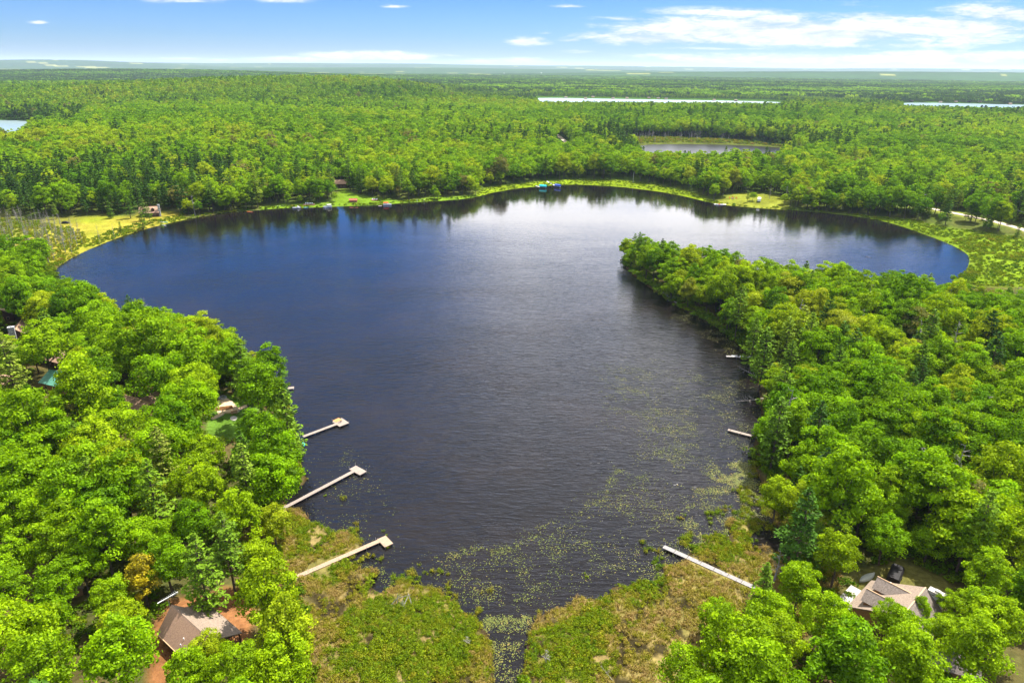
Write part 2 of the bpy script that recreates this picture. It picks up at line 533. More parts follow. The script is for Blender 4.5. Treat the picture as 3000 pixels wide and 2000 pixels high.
M = {}
M['leaf'] = leaf_material('leaf', LEAF_STOPS, 'OBJECT')
M['leaf_i'] = leaf_material('leaf_forest', LEAF_STOPS, 'INSTANCER')
M['needle'] = leaf_material('needle', PINE_STOPS, 'OBJECT', 0.2)
M['needle_i'] = leaf_material('needle_forest', PINE_STOPS, 'INSTANCER', 0.2)
M['shrub'] = leaf_material('shrub_leaf', SHRUB_STOPS, 'INSTANCER', 0.3)
M['bark'] = material('bark', (.115, .085, .062), .9, .25, 3, .02, .1)
M['bark_grey'] = material('weathered_bark', (.27, .25, .225), .9, .2, 4, .02, .1)
M['bark_pale'] = material('pale_birch_bark', (.55, .53, .48), .85, .2, 3, 0, .1)
M['roof'] = material('brown_shingle_roof', (.37, .235, .160), .9, .16, 5, .01, .15, stretch=(1, 1, 1))
M['roof_grey'] = material('grey_shingle_roof', (.20, .165, .14), .9, .22, 4, .01, .15)
M['roof_tan'] = material('tan_shingle_roof', (.26, .20, .15), .9, .15, 4, .01, .15)
M['roof_green'] = material('green_metal_roof', (.09, .27, .20), .45, .1, 1, 0, .5)
M['log'] = material('dark_log_wall', (.075, .035, .022), .75, .25, 2, .02, .3, stretch=(1, 1, 9))
M['cedar'] = material('cedar_board_wall', (.30, .15, .06), .8, .2, 3, .01, .2, stretch=(8, 8, 1))
M['trim'] = material('pale_wood_trim', (.55, .36, .20), .7, .1, 4)
M['stone'] = material('grey_fieldstone', (.42, .42, .43), .9, .4, 2.5, .05, .2)
M['white'] = material('white_paint', (.80, .80, .78), .5, .06, 2)
M['concrete'] = material('pale_concrete', (.44, .41, .36), .9, .1, 1.5)
M['sand'] = material('sand', (.60, .44, .27), .95, .12, 1.5)
M['dock'] = material('weathered_dock_boards', (0.315, 0.258, 0.213), .85, .18, 3, .005, .2, stretch=(.6, 3.2, 1))
M['dock_tan'] = material('tan_dock_boards', (0.371, 0.264, 0.18), .85, .16, 3, .005, .2, stretch=(.6, 3.2, 1))
M['dock_grey'] = material('grey_dock_boards', (0.281, 0.264, 0.253), .85, .15, 3, .005, .2, stretch=(.6, 3.2, 1))
M['carpet'] = material('orange_dock_boards', (.50, .24, .09), .9, .2, 2)
M['steel'] = material('galvanised_steel', (.55, .56, .57), .4, .1, 3, 0, .5, .7)
M['glass'] = material('window_glass', (.03, .04, .05), .08, .1, 1, 0, .6)
M['black'] = material('black_cover', (.012, .010, .010), .7, .2, 1)
M['canoe'] = material('grey_aluminium_hull', (.37, .39, .34), .45, .08, 2, 0, .5)
M['red'] = material('red_canvas', (.62, .03, .035), .6, .1, 2)
M['orange'] = material('orange_plastic', (.75, .17, .04), .5, .1, 2)
M['redroof'] = material('red_brown_roof', (.33, .10, .055), .8, .2, 3)
M['teal'] = material('turquoise_canvas', (.015, .50, .48), .55, .1, 2)
M['blue'] = material('blue_canvas', (.05, .10, .42), .55, .1, 2)
M['skyblue'] = material('blue_plastic', (.05, .25, .60), .5, .1, 2)
M['tealp'] = material('teal_plastic', (.12, .50, .46), .5, .1, 2)
M['wire'] = material('grey_wire', (.35, .35, .36), .5, .05, 2)
M['gravel'] = material('pale_road_gravel', (.52, .44, .34), .95, .15, .6, 0, .1)


# ground: real colours of soil, needles, moss, grass, field as a vertex attribute, broken up with noise
def ground_material():
    mt = bpy.data.materials.new('ground_cover'); mt.use_nodes = True
    t = NT(mt.node_tree); t.n.clear()
    out = t.new('ShaderNodeOutputMaterial')
    a = t.new('ShaderNodeAttribute', attribute_type='GEOMETRY', attribute_name='gcol')
    tcn = t.new('ShaderNodeTexCoord')
    n1 = t.noise(tcn.outputs['Object'], .9, 6, .65)
    n2 = t.noise(tcn.outputs['Object'], .11, 4, .6)
    n3 = t.noise(tcn.outputs['Object'], .012, 5, .65)
    k = t.math('MULTIPLY', t.maprange(n1, .25, .75, .55, 1.4), t.maprange(n2, .3, .7, .75, 1.22))
    k = t.math('MULTIPLY', k, t.maprange(n3, .3, .7, .72, 1.3))
    vm = t.new('ShaderNodeVectorMath', operation='SCALE'); t.l.new(a.outputs['Color'], vm.inputs[0]); t.set(vm, 'Scale', k)
    b = t.new('ShaderNodeBsdfDiffuse', inp={'Color': vm.outputs[0]})
    bn = t.new('ShaderNodeBump', inp={'Strength': 1.0, 'Distance': .25, 'Height': n1})
    t.l.new(bn.outputs[0], b.inputs['Normal'])
    t.l.new(b.outputs[0], out.inputs[0])
    return mt


def water_material(name='lake_water', breezy=False, pale=None):
    mt = bpy.data.materials.new(name); mt.use_nodes = True
    t = NT(mt.node_tree); t.n.clear()
    out = t.new('ShaderNodeOutputMaterial')
    tcn = t.new('ShaderNodeTexCoord')
    P = tcn.outputs['Object']
    sp = t.new('ShaderNodeSeparateXYZ', inp={0: P})
    wv1 = t.noise(t.mapping(P, (.26, 1.0, 1), (0, 0, math.radians(6))), 1.0, 3, .55, .6)
    wv2 = t.noise(t.mapping(P, (1.3, 2.7, 1), (0, 0, math.radians(-14))), 1.0, 2, .5, .3)
    wv3 = t.noise(t.mapping(P, (.10, .26, 1), (0, 0, math.radians(20))), 1.0, 2, .5, .3)
    hgt = t.math('ADD', t.math('ADD', wv1, t.math('MULTIPLY', wv2, .22)), t.math('MULTIPLY', wv3, 1.0))
    patch = t.maprange(t.noise(t.mapping(P, (.012, .03, 1)), 1.0, 3, .6), .3, .7, .55, 1.15)
    near = t.maprange(sp.outputs[1], 200, 480, 1.0, 0.07)
    dist = t.math('MULTIPLY', t.math('MULTIPLY', near, patch), .31) if not breezy else 0.03
    bn = t.new('ShaderNodeBump', inp={'Strength': 1.0, 'Distance': dist, 'Height': hgt})
    shal = t.maprange(t.noise(P, .03, 4, .6), .45, .75)
    base = t.mix(shal, (.0045, .0040, .0045, 1), (.011, .0078, .006, 1))
    if pale:
        base = t.mix(shal, rgba(pale), rgba([c * .8 for c in pale]))
    b = t.new('ShaderNodeBsdfPrincipled', inp={'Base Color': base, 'Roughness': .30 if breezy else .05, 'IOR': 1.333, 'Specular IOR Level': .5, 'Normal': bn.outputs[0]})
    t.l.new(b.outputs[0], out.inputs[0])
    return mt


M['ground'] = ground_material()
M['water'] = water_material()
M['water_breezy'] = water_material('wind_ruffled_water', True)
M['water_marl_sheen'] = water_material('marl_water_sky_sheen', True, (.20, .27, .28))  # pale marl tone, raised to put silvery sky reflection into the base colour

# ------------------------------------------------------------------ ground sheet
az = np.concatenate([np.radians(np.arange(-48, 48.01, .16)), np.radians(np.arange(52, 309, 4.0))])
rr = np.concatenate([[0.5, 20, 40, 52], np.exp(np.arange(math.log(60), math.log(2800), .0085)), np.exp(np.arange(math.log(2820), math.log(45000), .022))])
A, Rr = np.meshgrid(az, rr)
GX, GY = (np.sin(A) * Rr), (np.cos(A) * Rr)
gx, gy = GX.ravel(), GY.ravel()
dl = lake_d(gx, gy)
for P_ in WATERS[1:]:
    dl = np.minimum(dl, sdist(P_, gx, gy))
gz = terrain(gx, gy, dl)
na, nr = len(az), len(rr)
I = np.arange(nr - 1)[:, None] * na + np.arange(na)[None, :]
J = np.arange(nr - 1)[:, None] * na + (np.arange(na)[None, :] + 1) % na
quads = np.stack([I, J, J + na, I + na], -1).reshape(-1, 4)[:, ::-1]
gme = np_mesh('ground', np.stack([gx, gy, gz], 1), quads, 4, M['ground'], smooth=True)
gr = np.hypot(gx, gy)
col = np.zeros((len(gx), 3))


def C(*c):
    return np.array(c, float)


nfl = fbm(gx / 9, gy / 9, 31, 3)[:, None]
col[:] = C(.105, .062, .030) * (1 - nfl) + C(.050, .075, .016) * nfl
k_ = sstep(gr, 300, 900)[:, None]
col = col * (1 - k_) + C(.045, .100, .008) * k_
# far canopy seen only as cover, with farm fields and darker evergreen belts
k_ = sstep(gr, 4500, 6500)[:, None]
belts = fbm(gx / 1500, gy / 500, 41, 4)[:, None]
fc = C(.026, .060, .014) * belts * 1.6 + C(.016, .034, .012) * (1 - belts)
fld = (vnoise(gx / 420, gy / 260, 52) > .90)[:, None] & (gr > 5500)[:, None]
fc = np.where(fld, C(.24, .25, .075), fc)
col = col * (1 - k_) + fc * k_


def zone(P, c, soft=2.0):
    global col
    k = (1 - sstep(sdist(P, gx, gy), -soft, soft))[:, None]
    col = col * (1 - k) + np.array(c) * k


mn = fbm(gx / 6, gy / 6, 61, 4)[:, None]
zone(MARSH_NEAR, C(.19, .135, .055) * mn * 1.4 + C(.085, .085, .018) * (1 - mn) * 1.4)
wetp = sstep(fbm(gx / 4, gy / 4, 163, 3), .56, .66)[:, None]
zone(MARSH_NEAR, (C(.19, .135, .055) * mn * 1.4 + C(.085, .085, .018) * (1 - mn) * 1.4) * (1 - wetp) + C(.035, .028, .012) * wetp)
zone(MARSH_EAST, C(.105, .160, .008) * (.7 + .6 * mn), 6)
zone(MARSH_NORTH, C(.135, .190, .008) * (.7 + .6 * mn), 4)
mm_ = fbm(gx / 22, gy / 22, 67, 3)[:, None]
dry = sstep(-gx, 285, 340)[:, None]
zone(MEADOW, (C(.15, .205, .010) * (1 - mm_) + C(.27, .20, .035) * mm_) * (1 - dry) + C(.13, .135, .040) * dry, 4)
zone(SHORE_LAWN, C(.11, .185, .012) * (.6 + .7 * mn), 3)
zone(MARSH_POND, C(.07, .085, .014) * (.6 + .8 * mn), 4)
zone(np.concatenate([ROAD + np.array([3., 11.]), (ROAD - np.array([3., 11.]))[::-1]]), C(.17, .185, .03) * (.6 + .7 * mn), 4)
zone(CAMP, C(.15, .165, .020) * (.5 + 1.0 * mn), 3)
zone(YARD_WEST, C(.20, .090, .035) * (.6 + .8 * mn), 1.2)
zone(PATIO_YARD, C(.08, .15, .018) * (.8 + .4 * mn), 1.0)
zone(YARD_EAST, C(.105, .100, .026) * (.5 + 1.0 * mn), 1.2)
# shallow, peaty margin
k_ = ((1 - sstep(dl, 0.0, 1.6)) * (gr < 420))[:, None]
col = col * (1 - k_) + C(.045, .030, .014) * k_
a = gme.attributes.new('gcol', 'FLOAT_COLOR', 'POINT')
a.data.foreach_set('color', np.concatenate([col, np.ones((len(col), 1))], 1).astype(np.float32).ravel())
tag(link('ground', gme), kind='structure')

# ------------------------------------------------------------------ water
def water(name, P, z=0.0, grow=14, mat='water_breezy'):
    c = P.mean(0)
    lo, hi = P.min(0) - grow, P.max(0) + grow
    me = new_mesh(name, [(lo[0], lo[1], z), (hi[0], lo[1], z), (hi[0], hi[1], z), (lo[0], hi[1], z)], [(0, 1, 2, 3)], M['water' if name == 'lake_water' else mat])
    return tag(link(name, me), kind='structure')


# the lake sheet stays inside a band round its shore, so it never shows through low ground elsewhere
for nm, P_ in (('lake_water', LAKE), ('pond_water', POND), ('distant_lake_water', FARLAKE), ('eastern_lake_water', EASTLAKE), ('western_lake_water', WESTLAKE)):
    water(nm, P_, mat='water_breezy' if nm == 'pond_water' else 'water_marl_sheen')


# ------------------------------------------------------------------ foliage builders (numpy)
def leaf_quads(Cn, Nn, size, rng, aspect=.62):
    """pointed leaf-clump faces centred at Cn with normals Nn"""
    n = len(Cn)
    Nn = Nn / (np.linalg.norm(Nn, axis=1, keepdims=True) + 1e-9)
    r = rng.normal(size=(n, 3))
    T = np.cross(Nn, r); T /= (np.linalg.norm(T, axis=1, keepdims=True) + 1e-9)
    B = np.cross(Nn, T)
    s = (size * rng.uniform(.65, 1.35, n))[:, None] if np.isscalar(size) else (size * rng.uniform(.75, 1.25, n))[:, None]
    bend = Nn * s * -.18
    V = np.stack([Cn + T * s + bend, Cn + B * s * aspect, Cn - T * s + bend, Cn - B * s * aspect], 1).reshape(-1, 3)
    Fc = np.arange(n * 4).reshape(n, 4)
    return V, Fc


def unit(rng, n):
    d = rng.normal(size=(n, 3))
    return d / np.linalg.norm(d, axis=1, keepdims=True)


def crown_points(rng, Hc0, Hc1, R, nl, per, lean=0.0, flat=.72, top=1.0):
    """lobes on a lumpy crown: returns leaf centres, normals, per-leaf value, lobe centres"""
    zc, hz = (Hc0 + Hc1) / 2, (Hc1 - Hc0) / 2
    d = unit(rng, nl * 4)
    d = d[d[:, 2] > -.72]
    keep = []
    for q in d:                                    # keep the lobes apart
        if all(np.dot(q, k) < .925 for k in keep):
            keep.append(q)
        if len(keep) >= nl:
            break
    d = np.array(keep)
    lump = 1 + .26 * (fbm(d[:, 0] * 1.7 + 9, d[:, 1] * 1.7 + d[:, 2], int(rng.integers(99)), 2) - .5) * 2
    rad = rng.uniform(.55, .92, len(d)) * lump
    shape = np.where(d[:, 2] < 0, 1.0, 1.0 - .12 * d[:, 2] * top)
    L = np.stack([d[:, 0] * R * rad * shape, d[:, 1] * R * rad * shape, zc + d[:, 2] * hz * rad], 1)
    inner = unit(rng, max(3, nl // 5)) * .38 * np.array([R, R, hz]) + np.array([0, 0, zc])
    Ls = np.concatenate([L, inner]); dd = np.concatenate([d, unit(rng, len(inner))])
    P, N, Vv = [], [], []
    for c, q in zip(Ls, dd):
        r = R * rng.uniform(.17, .31)
        k = int(per * rng.uniform(.75, 1.25))
        e = unit(rng, k) + .55 * q + np.array([0, 0, .45])
        e /= np.linalg.norm(e, axis=1, keepdims=True)
        bump = 1 + .24 * rng.normal(size=(k, 1))
        P.append(c + e * r * np.clip(bump, .35, 1.75) * np.array([1, 1, flat]))
        N.append(e + .55 * rng.normal(size=(k, 3)) + np.array([0, 0, .15]))
        Vv.append(np.clip(.46 + .20 * rng.normal() + .24 * rng.normal(size=k), 0, 1))
    return np.concatenate(P), np.concatenate(N), np.concatenate(Vv), L


def limbs_mb(rng, H, Hc0, L, r0, nlimb=9, forks=0):
    mb = MB()
    top = np.array([rng.normal() * .3, rng.normal() * .3, H * .82])
    mid = np.array([rng.normal() * .2, rng.normal() * .2, Hc0])
    mb.tube([(0, 0, -.5), (0, 0, .6), mid, top], [r0 * 1.35, r0, r0 * .75, r0 * .15], 6, False)
    if len(L):
        idx = rng.permutation(len(L))[:nlimb]
        for i in idx:
            q = L[i]
            z0 = min(Hc0 * rng.uniform(.8, 1.15) + .25 * max(0, q[2] - Hc0), H * .75)
            s = mid * (z0 / max(Hc0, .1)) if z0 < Hc0 else mid + (top - mid) * (z0 - Hc0) / (top[2] - Hc0)
            s = np.array([s[0], s[1], z0])
            m_ = s * .5 + q * .5 + np.array([0, 0, -.3])
            mb.tube([s, m_, q], [r0 * .42, r0 * .28, r0 * .08], 4, False)
    return mb


def broadleaf(seed, H=16.0, R=5.4, base=.30, nl=40, per=105, leaf=.34, flat=.72, top=1.0):
    rng = np.random.default_rng(seed)
    P, N, v, L = crown_points(rng, H * base, H, R, nl, per, flat=flat, top=top)
    V, Fc = leaf_quads(P, N, leaf, rng)
    return V, Fc, v, limbs_mb(rng, H, H * base * 1.05, L, .20 + H * .006)


def pine(seed, H=18.0, R=4.0, base=.22, whorls=15, leaf=.42, per=15, thin=0.0):
    """white pine: layered level plumes round a straight trunk"""
    rng = np.random.default_rng(seed)
    P, N, v = [], [], []
    mb = MB()
    mb.tube([(0, 0, -.5), (0, 0, H * .5), (0, 0, H * .98)], [.27, .17, .03], 6, False)
    for wi in range(whorls):
        f = (wi + rng.uniform(-.3, .3)) / (whorls - 1)
        z = H * (base + (1 - base) * max(f, 0) * .97)
        rad = R * max(1.02 - f, .02) ** .62 * rng.uniform(.75, 1.15) * (1 if f > .12 else .8)
        nb = int(rng.integers(5, 8))
        ph = rng.uniform(0, 6.28)
        for b in range(nb):
            if rng.random() < thin:
                continue
            a_ = ph + b * 2 * PI / nb + rng.normal() * .22
            L = rad * rng.uniform(.7, 1.15)
            dirn = np.array([math.cos(a_), math.sin(a_), 0])
            side = np.array([-dirn[1], dirn[0], 0])
            rise = rng.uniform(.02, .22) + .25 * f
            mb.tube([(0, 0, z), tuple(dirn * L * .95 + np.array([0, 0, z + rise * L]))], [.06, .015], 3, False)
            k = max(5, int(per * L / R * 1.5))
            t = rng.uniform(.22, 1.05, k) ** .8
            wd = .30 * L * np.sin(np.clip(t, 0, 1) * 2.7) + .12
            off = rng.normal(size=k) * wd * .6
            c = dirn * (t * L)[:, None] + side * off[:, None] + np.array([0, 0, z]) + np.array([0, 0, 1.]) * (rise * L * t + rng.normal(size=k) * .13 - .10 * np.abs(off))[:, None]
            P.append(c)
            N.append(np.array([0, 0, 1.]) + .45 * rng.normal(size=(k, 3)) + .25 * dirn)
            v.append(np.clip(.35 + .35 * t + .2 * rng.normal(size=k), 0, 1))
    P = np.concatenate(P); N = np.concatenate(N); v = np.concatenate(v)
    V, Fc = leaf_quads(P, N, leaf, rng, .5)
    return V, Fc, v, mb


def snag(seed, H=9.0, twigs=26, spread=1.6, lean=0.0):
    """bare dead tree; two bmesh-free builders: trunk and branches"""
    rng = np.random.default_rng(seed)
    t = MB(); b = MB()
    tip = np.array([lean * H * .3, rng.normal() * .2, H])
    t.tube([(0, 0, -.4), tuple(tip * .5 + rng.normal(size=3) * .08), tuple(tip)], [.12 + H * .006, .09 + H * .002, .02], 5, False)
    for i in range(twigs):
        f = rng.uniform(.25, .98)
        a_ = rng.uniform(0, 6.28)
        L = spread * (1.15 - f) * rng.uniform(.5, 1.3) + .2
        s = tip * f
        e = s + np.array([math.cos(a_) * L, math.sin(a_) * L, rng.uniform(-.1, .55) * L])
        m_ = (s + e) / 2 + rng.normal(size=3) * .06 * L
        b.tube([tuple(s), tuple(m_), tuple(e)], [.045, .03, .012], 3, False)
        for q in range(2):
            s2 = s + (e - s) * rng.uniform(.4, .8)
            e2 = s2 + (e - s) * .35 + rng.normal(size=3) * .22 * L
            b.tube([tuple(s2), tuple(e2)], [.02, .009], 3, False)
    return t, b


def mb_arrays(mb):
    V = np.array(mb.v, float)
    q = [f for f in mb.f if len(f) == 4]
    return V, np.array(q, int).reshape(-1, 4)


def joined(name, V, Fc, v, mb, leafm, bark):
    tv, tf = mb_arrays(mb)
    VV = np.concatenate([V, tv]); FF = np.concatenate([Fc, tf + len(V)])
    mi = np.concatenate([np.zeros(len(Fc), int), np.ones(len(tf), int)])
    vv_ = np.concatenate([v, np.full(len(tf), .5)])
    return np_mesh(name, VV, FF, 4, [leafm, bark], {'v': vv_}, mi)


# near prototypes: crown and trunk meshes apart
LEAFY = []
specs = [(1, 16, 5.6, .24, 52, 135, .28, .72, 1), (2, 17.5, 4.8, .28, 46, 138, .27, .78, 1), (3, 14.5, 6.0, .26, 56, 125, .28, .62, .6), (4, 19, 5.0, .22, 54, 132, .28, .85, 1.5),
         (5, 13.5, 4.6, .22, 42, 132, .26, .72, 1), (6, 16.5, 5.8, .32, 36, 160, .28, .55, .8), (7, 15.5, 4.2, .16, 48, 122, .25, .88, 2.2), (8, 16, 5.3, .30, 32, 165, .28, .62, 1)]
for s_ in specs:
    V, Fc, v, mb = broadleaf(s_[0] * 13, *s_[1:])
    LEAFY.append((np_mesh('broadleaf_crown', V, Fc, 4, M['leaf'], {'v': v}), new_mesh('broadleaf_trunk', mb.v, mb.f, M['bark']),
                  joined('broadleaf', V, Fc, v, mb, M['leaf_i'], M['bark']), s_[1], s_[2]))
PINES = []
for s_ in [(1, 19, 4.3, .16, 16, .40, 20, 0), (2, 17, 3.7, .20, 14, .38, 20, .05), (3, 21, 4.6, .30, 15, .42, 20, .15), (4, 14, 3.2, .08, 14, .36, 20, 0)]:
    V, Fc, v, mb = pine(s_[0] * 17, *s_[1:])
    PINES.append((np_mesh('pine_crown', V, Fc, 4, M['needle'], {'v': v}), new_mesh('pine_trunk', mb.v, mb.f, M['bark']),
                  joined('pine', V, Fc, v, mb, M['needle_i'], M['bark']), s_[1], s_[2]))


def lod_broadleaf(name, seed, H, R, nl, per, leaf):
    V, Fc, v, mb = broadleaf(seed, H, R, .30, nl, per, leaf)
    return joined(name, V, Fc, v, limbs_mb(np.random.default_rng(seed), H, H * .4, [], .25), M['leaf_i'], M['bark'])


MID = [lod_broadleaf('broadleaf_mid', 40 + i, 15.5 + i % 3, 5.0 + .35 * (i % 3), 30, 34, .50) for i in range(5)]
FARL = [lod_broadleaf('broadleaf_far', 60 + i, 15.5 + i % 3, 5.2, 20, 22, .82) for i in range(4)]


def lod_pine(name, seed, H, R, wh, leaf, per):
    V, Fc, v, mb = pine(seed, H, R, .2, wh, leaf, per)
    m2 = MB(); m2.tube([(0, 0, -.5), (0, 0, H * .95)], [.25, .04], 5, False)
    return joined(name, V, Fc, v, m2, M['needle_i'], M['bark'])


MIDP = [lod_pine('pine_mid', 80 + i, 17 + i, 3.8, 10, .75, 7) for i in range(3)]
FARP = [lod_pine('pine_far', 90 + i, 17 + i, 3.8, 7, 1.2, 4) for i in range(2)]


def patch(name, seed, lm, size=26, nt=13):
    rng = np.random.default_rng(seed)
    P, N, v = [], [], []
    for i in range(nt):
        c = np.array([rng.uniform(-.5, .5) * size, rng.uniform(-.5, .5) * size, rng.uniform(8, 13)])
        d = unit(rng, 26); d[:, 2] = np.abs(d[:, 2]) * 1.1 - .35
        P.append(c + d * np.array([5.2, 5.2, 4.2])); N.append(d + .5 * rng.normal(size=d.shape)); v.append(np.clip(.5 + .25 * rng.normal() + .2 * rng.normal(size=26), 0, 1))
    V, Fc = leaf_quads(np.concatenate(P), np.concatenate(N), 2.0, rng, .75)
    return np_mesh(name, V, Fc, 4, lm, {'v': np.concatenate(v)})


PATCH = [patch('canopy_patch', 100 + i, M['leaf_i']) for i in range(3)]
PATCHP = [patch('evergreen_patch', 110 + i, M['needle_i']) for i in range(2)]


# ------------------------------------------------------------------ geometry-nodes scatter: one object for what nobody could count
def scatter(name, label, pts, scale, rot, idx, tint, protos, cat=None, tilt=None):
    n = len(pts)
    me = bpy.data.meshes.new(name)
    me.vertices.add(n); me.vertices.foreach_set('co', np.ascontiguousarray(pts, np.float32).ravel())
    for k, v, ty in (('pscale', scale, 'FLOAT'), ('prot', rot, 'FLOAT'), ('pidx', idx, 'INT'), ('tint', tint, 'FLOAT')):
        a = me.attributes.new(k, ty, 'POINT')
        a.data.foreach_set('value', np.ascontiguousarray(v, np.int32 if ty == 'INT' else np.float32))
    coll = bpy.data.collections.new(name + '_kinds')
    for i, pm in enumerate(protos):
        coll.objects.link(bpy.data.objects.new('%s_kind_%02d' % (name, i), pm))
    ng = bpy.data.node_groups.new(name + '_scatter', 'GeometryNodeTree')
    ng.interface.new_socket('Geometry', in_out='INPUT', socket_type='NodeSocketGeometry')
    ng.interface.new_socket('Geometry', in_out='OUTPUT', socket_type='NodeSocketGeometry')
    N, L = ng.nodes, ng.links
    gi, go = N.new('NodeGroupInput'), N.new('NodeGroupOutput')
    ci = N.new('GeometryNodeCollectionInfo'); ci.inputs[0].default_value = coll; ci.inputs['Separate Children'].default_value = True; ci.inputs['Reset Children'].default_value = True
    ip = N.new('GeometryNodeInstanceOnPoints'); ip.inputs['Pick Instance'].default_value = True

    def attr(nm, ty):
        a = N.new('GeometryNodeInputNamedAttribute'); a.data_type = ty; a.inputs[0].default_value = nm
        return a.outputs[0]
    cx = N.new('ShaderNodeCombineXYZ'); L.new(attr('prot', 'FLOAT'), cx.inputs[2])
    L.new(gi.outputs[0], ip.inputs['Points']); L.new(ci.outputs[0], ip.inputs['Instance'])
    L.new(attr('pidx', 'INT'), ip.inputs['Instance Index']); L.new(cx.outputs[0], ip.inputs['Rotation']); L.new(attr('pscale', 'FLOAT'), ip.inputs['Scale'])
    L.new(ip.outputs[0], go.inputs[0])
    o = link(name, me)
    md = o.modifiers.new('scatter', 'NODES'); md.node_group = ng
    return tag(o, label, cat, kind='stuff')


# ------------------------------------------------------------------ what must stay in view: (x, y, radius px, depth m) on the 2352-wide picture
KEEP = []


def keep(px, py, r, z=1.5):
    p = at(px, py, z)
    KEEP.append((px, py, r, proj(p)[2]))


for p in [(372, 1440), (385, 1462), (400, 1470), (395, 1400), (420, 1420), (440, 1395), (470, 1390), (490, 1400), (515, 1425), (545, 1446), (450, 1430), (520, 1372), (545, 1380), (388, 1495),
          (370, 1478), (365, 1378), (385, 1370), (408, 1357), (385, 1555), (375, 1520)]:
    keep(p[0], p[1], 10, 4)
for p in [(500, 925), (520, 935), (545, 940), (500, 950), (525, 955), (495, 965), (540, 970), (520, 912)]:
    keep(p[0], p[1], 9, 2)
for p in [(300, 930), (325, 940), (330, 955), (348, 922), (318, 970)]:
    keep(p[0], p[1], 7, 5)
for p in [(42, 745), (40, 765), (62, 752)]:
    keep(p[0], p[1], 6, 6)
for p in [(148, 815), (125, 868), (135, 875), (112, 878), (8, 880), (25, 885), (520, 885), (8, 724)]:
    keep(p[0], p[1], 6, 4)
for p in [(2000, 1368), (2015, 1375), (2025, 1355), (2040, 1350), (2065, 1360), (2090, 1352), (2050, 1375), (2060, 1395), (2085, 1395), (2120, 1365), (2140, 1345), (2140, 1375), (1985, 1322), (2005, 1312),
          (2045, 1315), (2065, 1325), (2120, 1440), (2175, 1425), (2150, 1435), (1960, 1350), (1975, 1365)]:
    keep(p[0], p[1], 9, 3)
for a_, b_, n_ in [((690, 1320), (880, 1240), 8), ((650, 1166), (830, 1080), 8), ((706, 996), (790, 968), 5), ((662, 893), (670, 893), 2), ((1530, 1258), (1790, 1370), 12), ((1670, 986), (1725, 1000), 4), ((1672, 817), (1745, 821), 5)]:
    for i in range(n_):
        t = i / (n_ - 1)
        keep(a_[0] + (b_[0] - a_[0]) * t, a_[1] + (b_[1] - a_[1]) * t, 9, .6)
for p in [(325, 480), (345, 478), (365, 482), (340, 470), (150, 507), (780, 415), (790, 424), (1742, 460), (1683, 458), (1454, 408), (2150, 488), (2200, 497), (2240, 506), (2290, 516), (2330, 526), (790, 462), (812, 464), (1285, 317), (1292, 321)]:
    keep(p[0], p[1], 7, 2)
for p in [(20, 300), (40, 295)]:
    keep(p[0], p[1], 8, 2)
for x in range(1500, 1790, 25):
    KEEP.append((x, 346, 5, 900))
for x in range(1240, 1800, 8):
    KEEP.append((x, 231.5 + (x - 1240) * .006, 3, 2200))
for x in range(2080, 2352, 8):
    KEEP.append((x, 240 + (x - 2080) * .014, 4, 2050))
SIL = np.array([(1436, 524), (1470, 533), (1520, 548), (1600, 562), (1700, 578), (1800, 594), (1900, 602), (2000, 612), (2100, 622), (2200, 640), (2280, 655), (2352, 665), (2420, 668)], float)
for x in np.arange(1440, 2420, 9.0):
    y = np.interp(x, SIL[:, 0], SIL[:, 1])
    q = proj(at(x, y - 30, 0))
    for dy in (7, 26, 50):
        KEEP.append((x, y - dy, 4, proj(at(x, y - dy, 0))[2]))
WSIL = np.array([(118, 625), (240, 657), (330, 690), (430, 700), (480, 712), (550, 752), (570, 790)], float)
for x in np.arange(120, 570, 9.0):
    y = np.interp(x, WSIL[:, 0], WSIL[:, 1])
    for dy in (7, 26):
        KEEP.append((x, y - dy, 3, proj(at(x, y - dy, 0))[2]))
for x in range(-20, 66, 10):
    KEEP.append((x, 285, 8, 1250))
for x in range(1480, 1800, 18):
    KEEP.append((x, 340, 4, 930))
KEEPA = np.array(KEEP)


def hides(x, y, z, H, R):
    """does a crown here cover something the photograph shows?"""
    px, py, dep = proj((x, y, z + H * .62))
    rx, ry = FPX * R / dep, FPX * H * .36 / dep
    K = KEEPA[KEEPA[:, 3] > dep + 2]
    if not len(K):
        return False
    return bool((((K[:, 0] - px) / (rx * .95 + K[:, 2])) ** 2 + ((K[:, 1] - py) / (ry + K[:, 2])) ** 2 < 1).any())


# ------------------------------------------------------------------ plant the woods
def grid(cell, r0, r1, half=44.0, jit=.42, seed=1):
    rng = np.random.default_rng(seed)
    xs = np.arange(-r1, r1, cell); ys = np.arange(max(20, r0 * .55), r1, cell * .92)
    X, Y = np.meshgrid(xs, ys)
    X = X + (np.arange(len(ys)) % 2)[:, None] * cell * .5
    X = (X + rng.uniform(-jit, jit, X.shape) * cell).ravel(); Y = (Y + rng.uniform(-jit, jit, Y.shape) * cell).ravel()
    r = np.hypot(X, Y)
    k = (r >= r0) & (r < r1) & (np.abs(np.degrees(np.arctan2(X, Y))) < half)
    return X[k], Y[k]


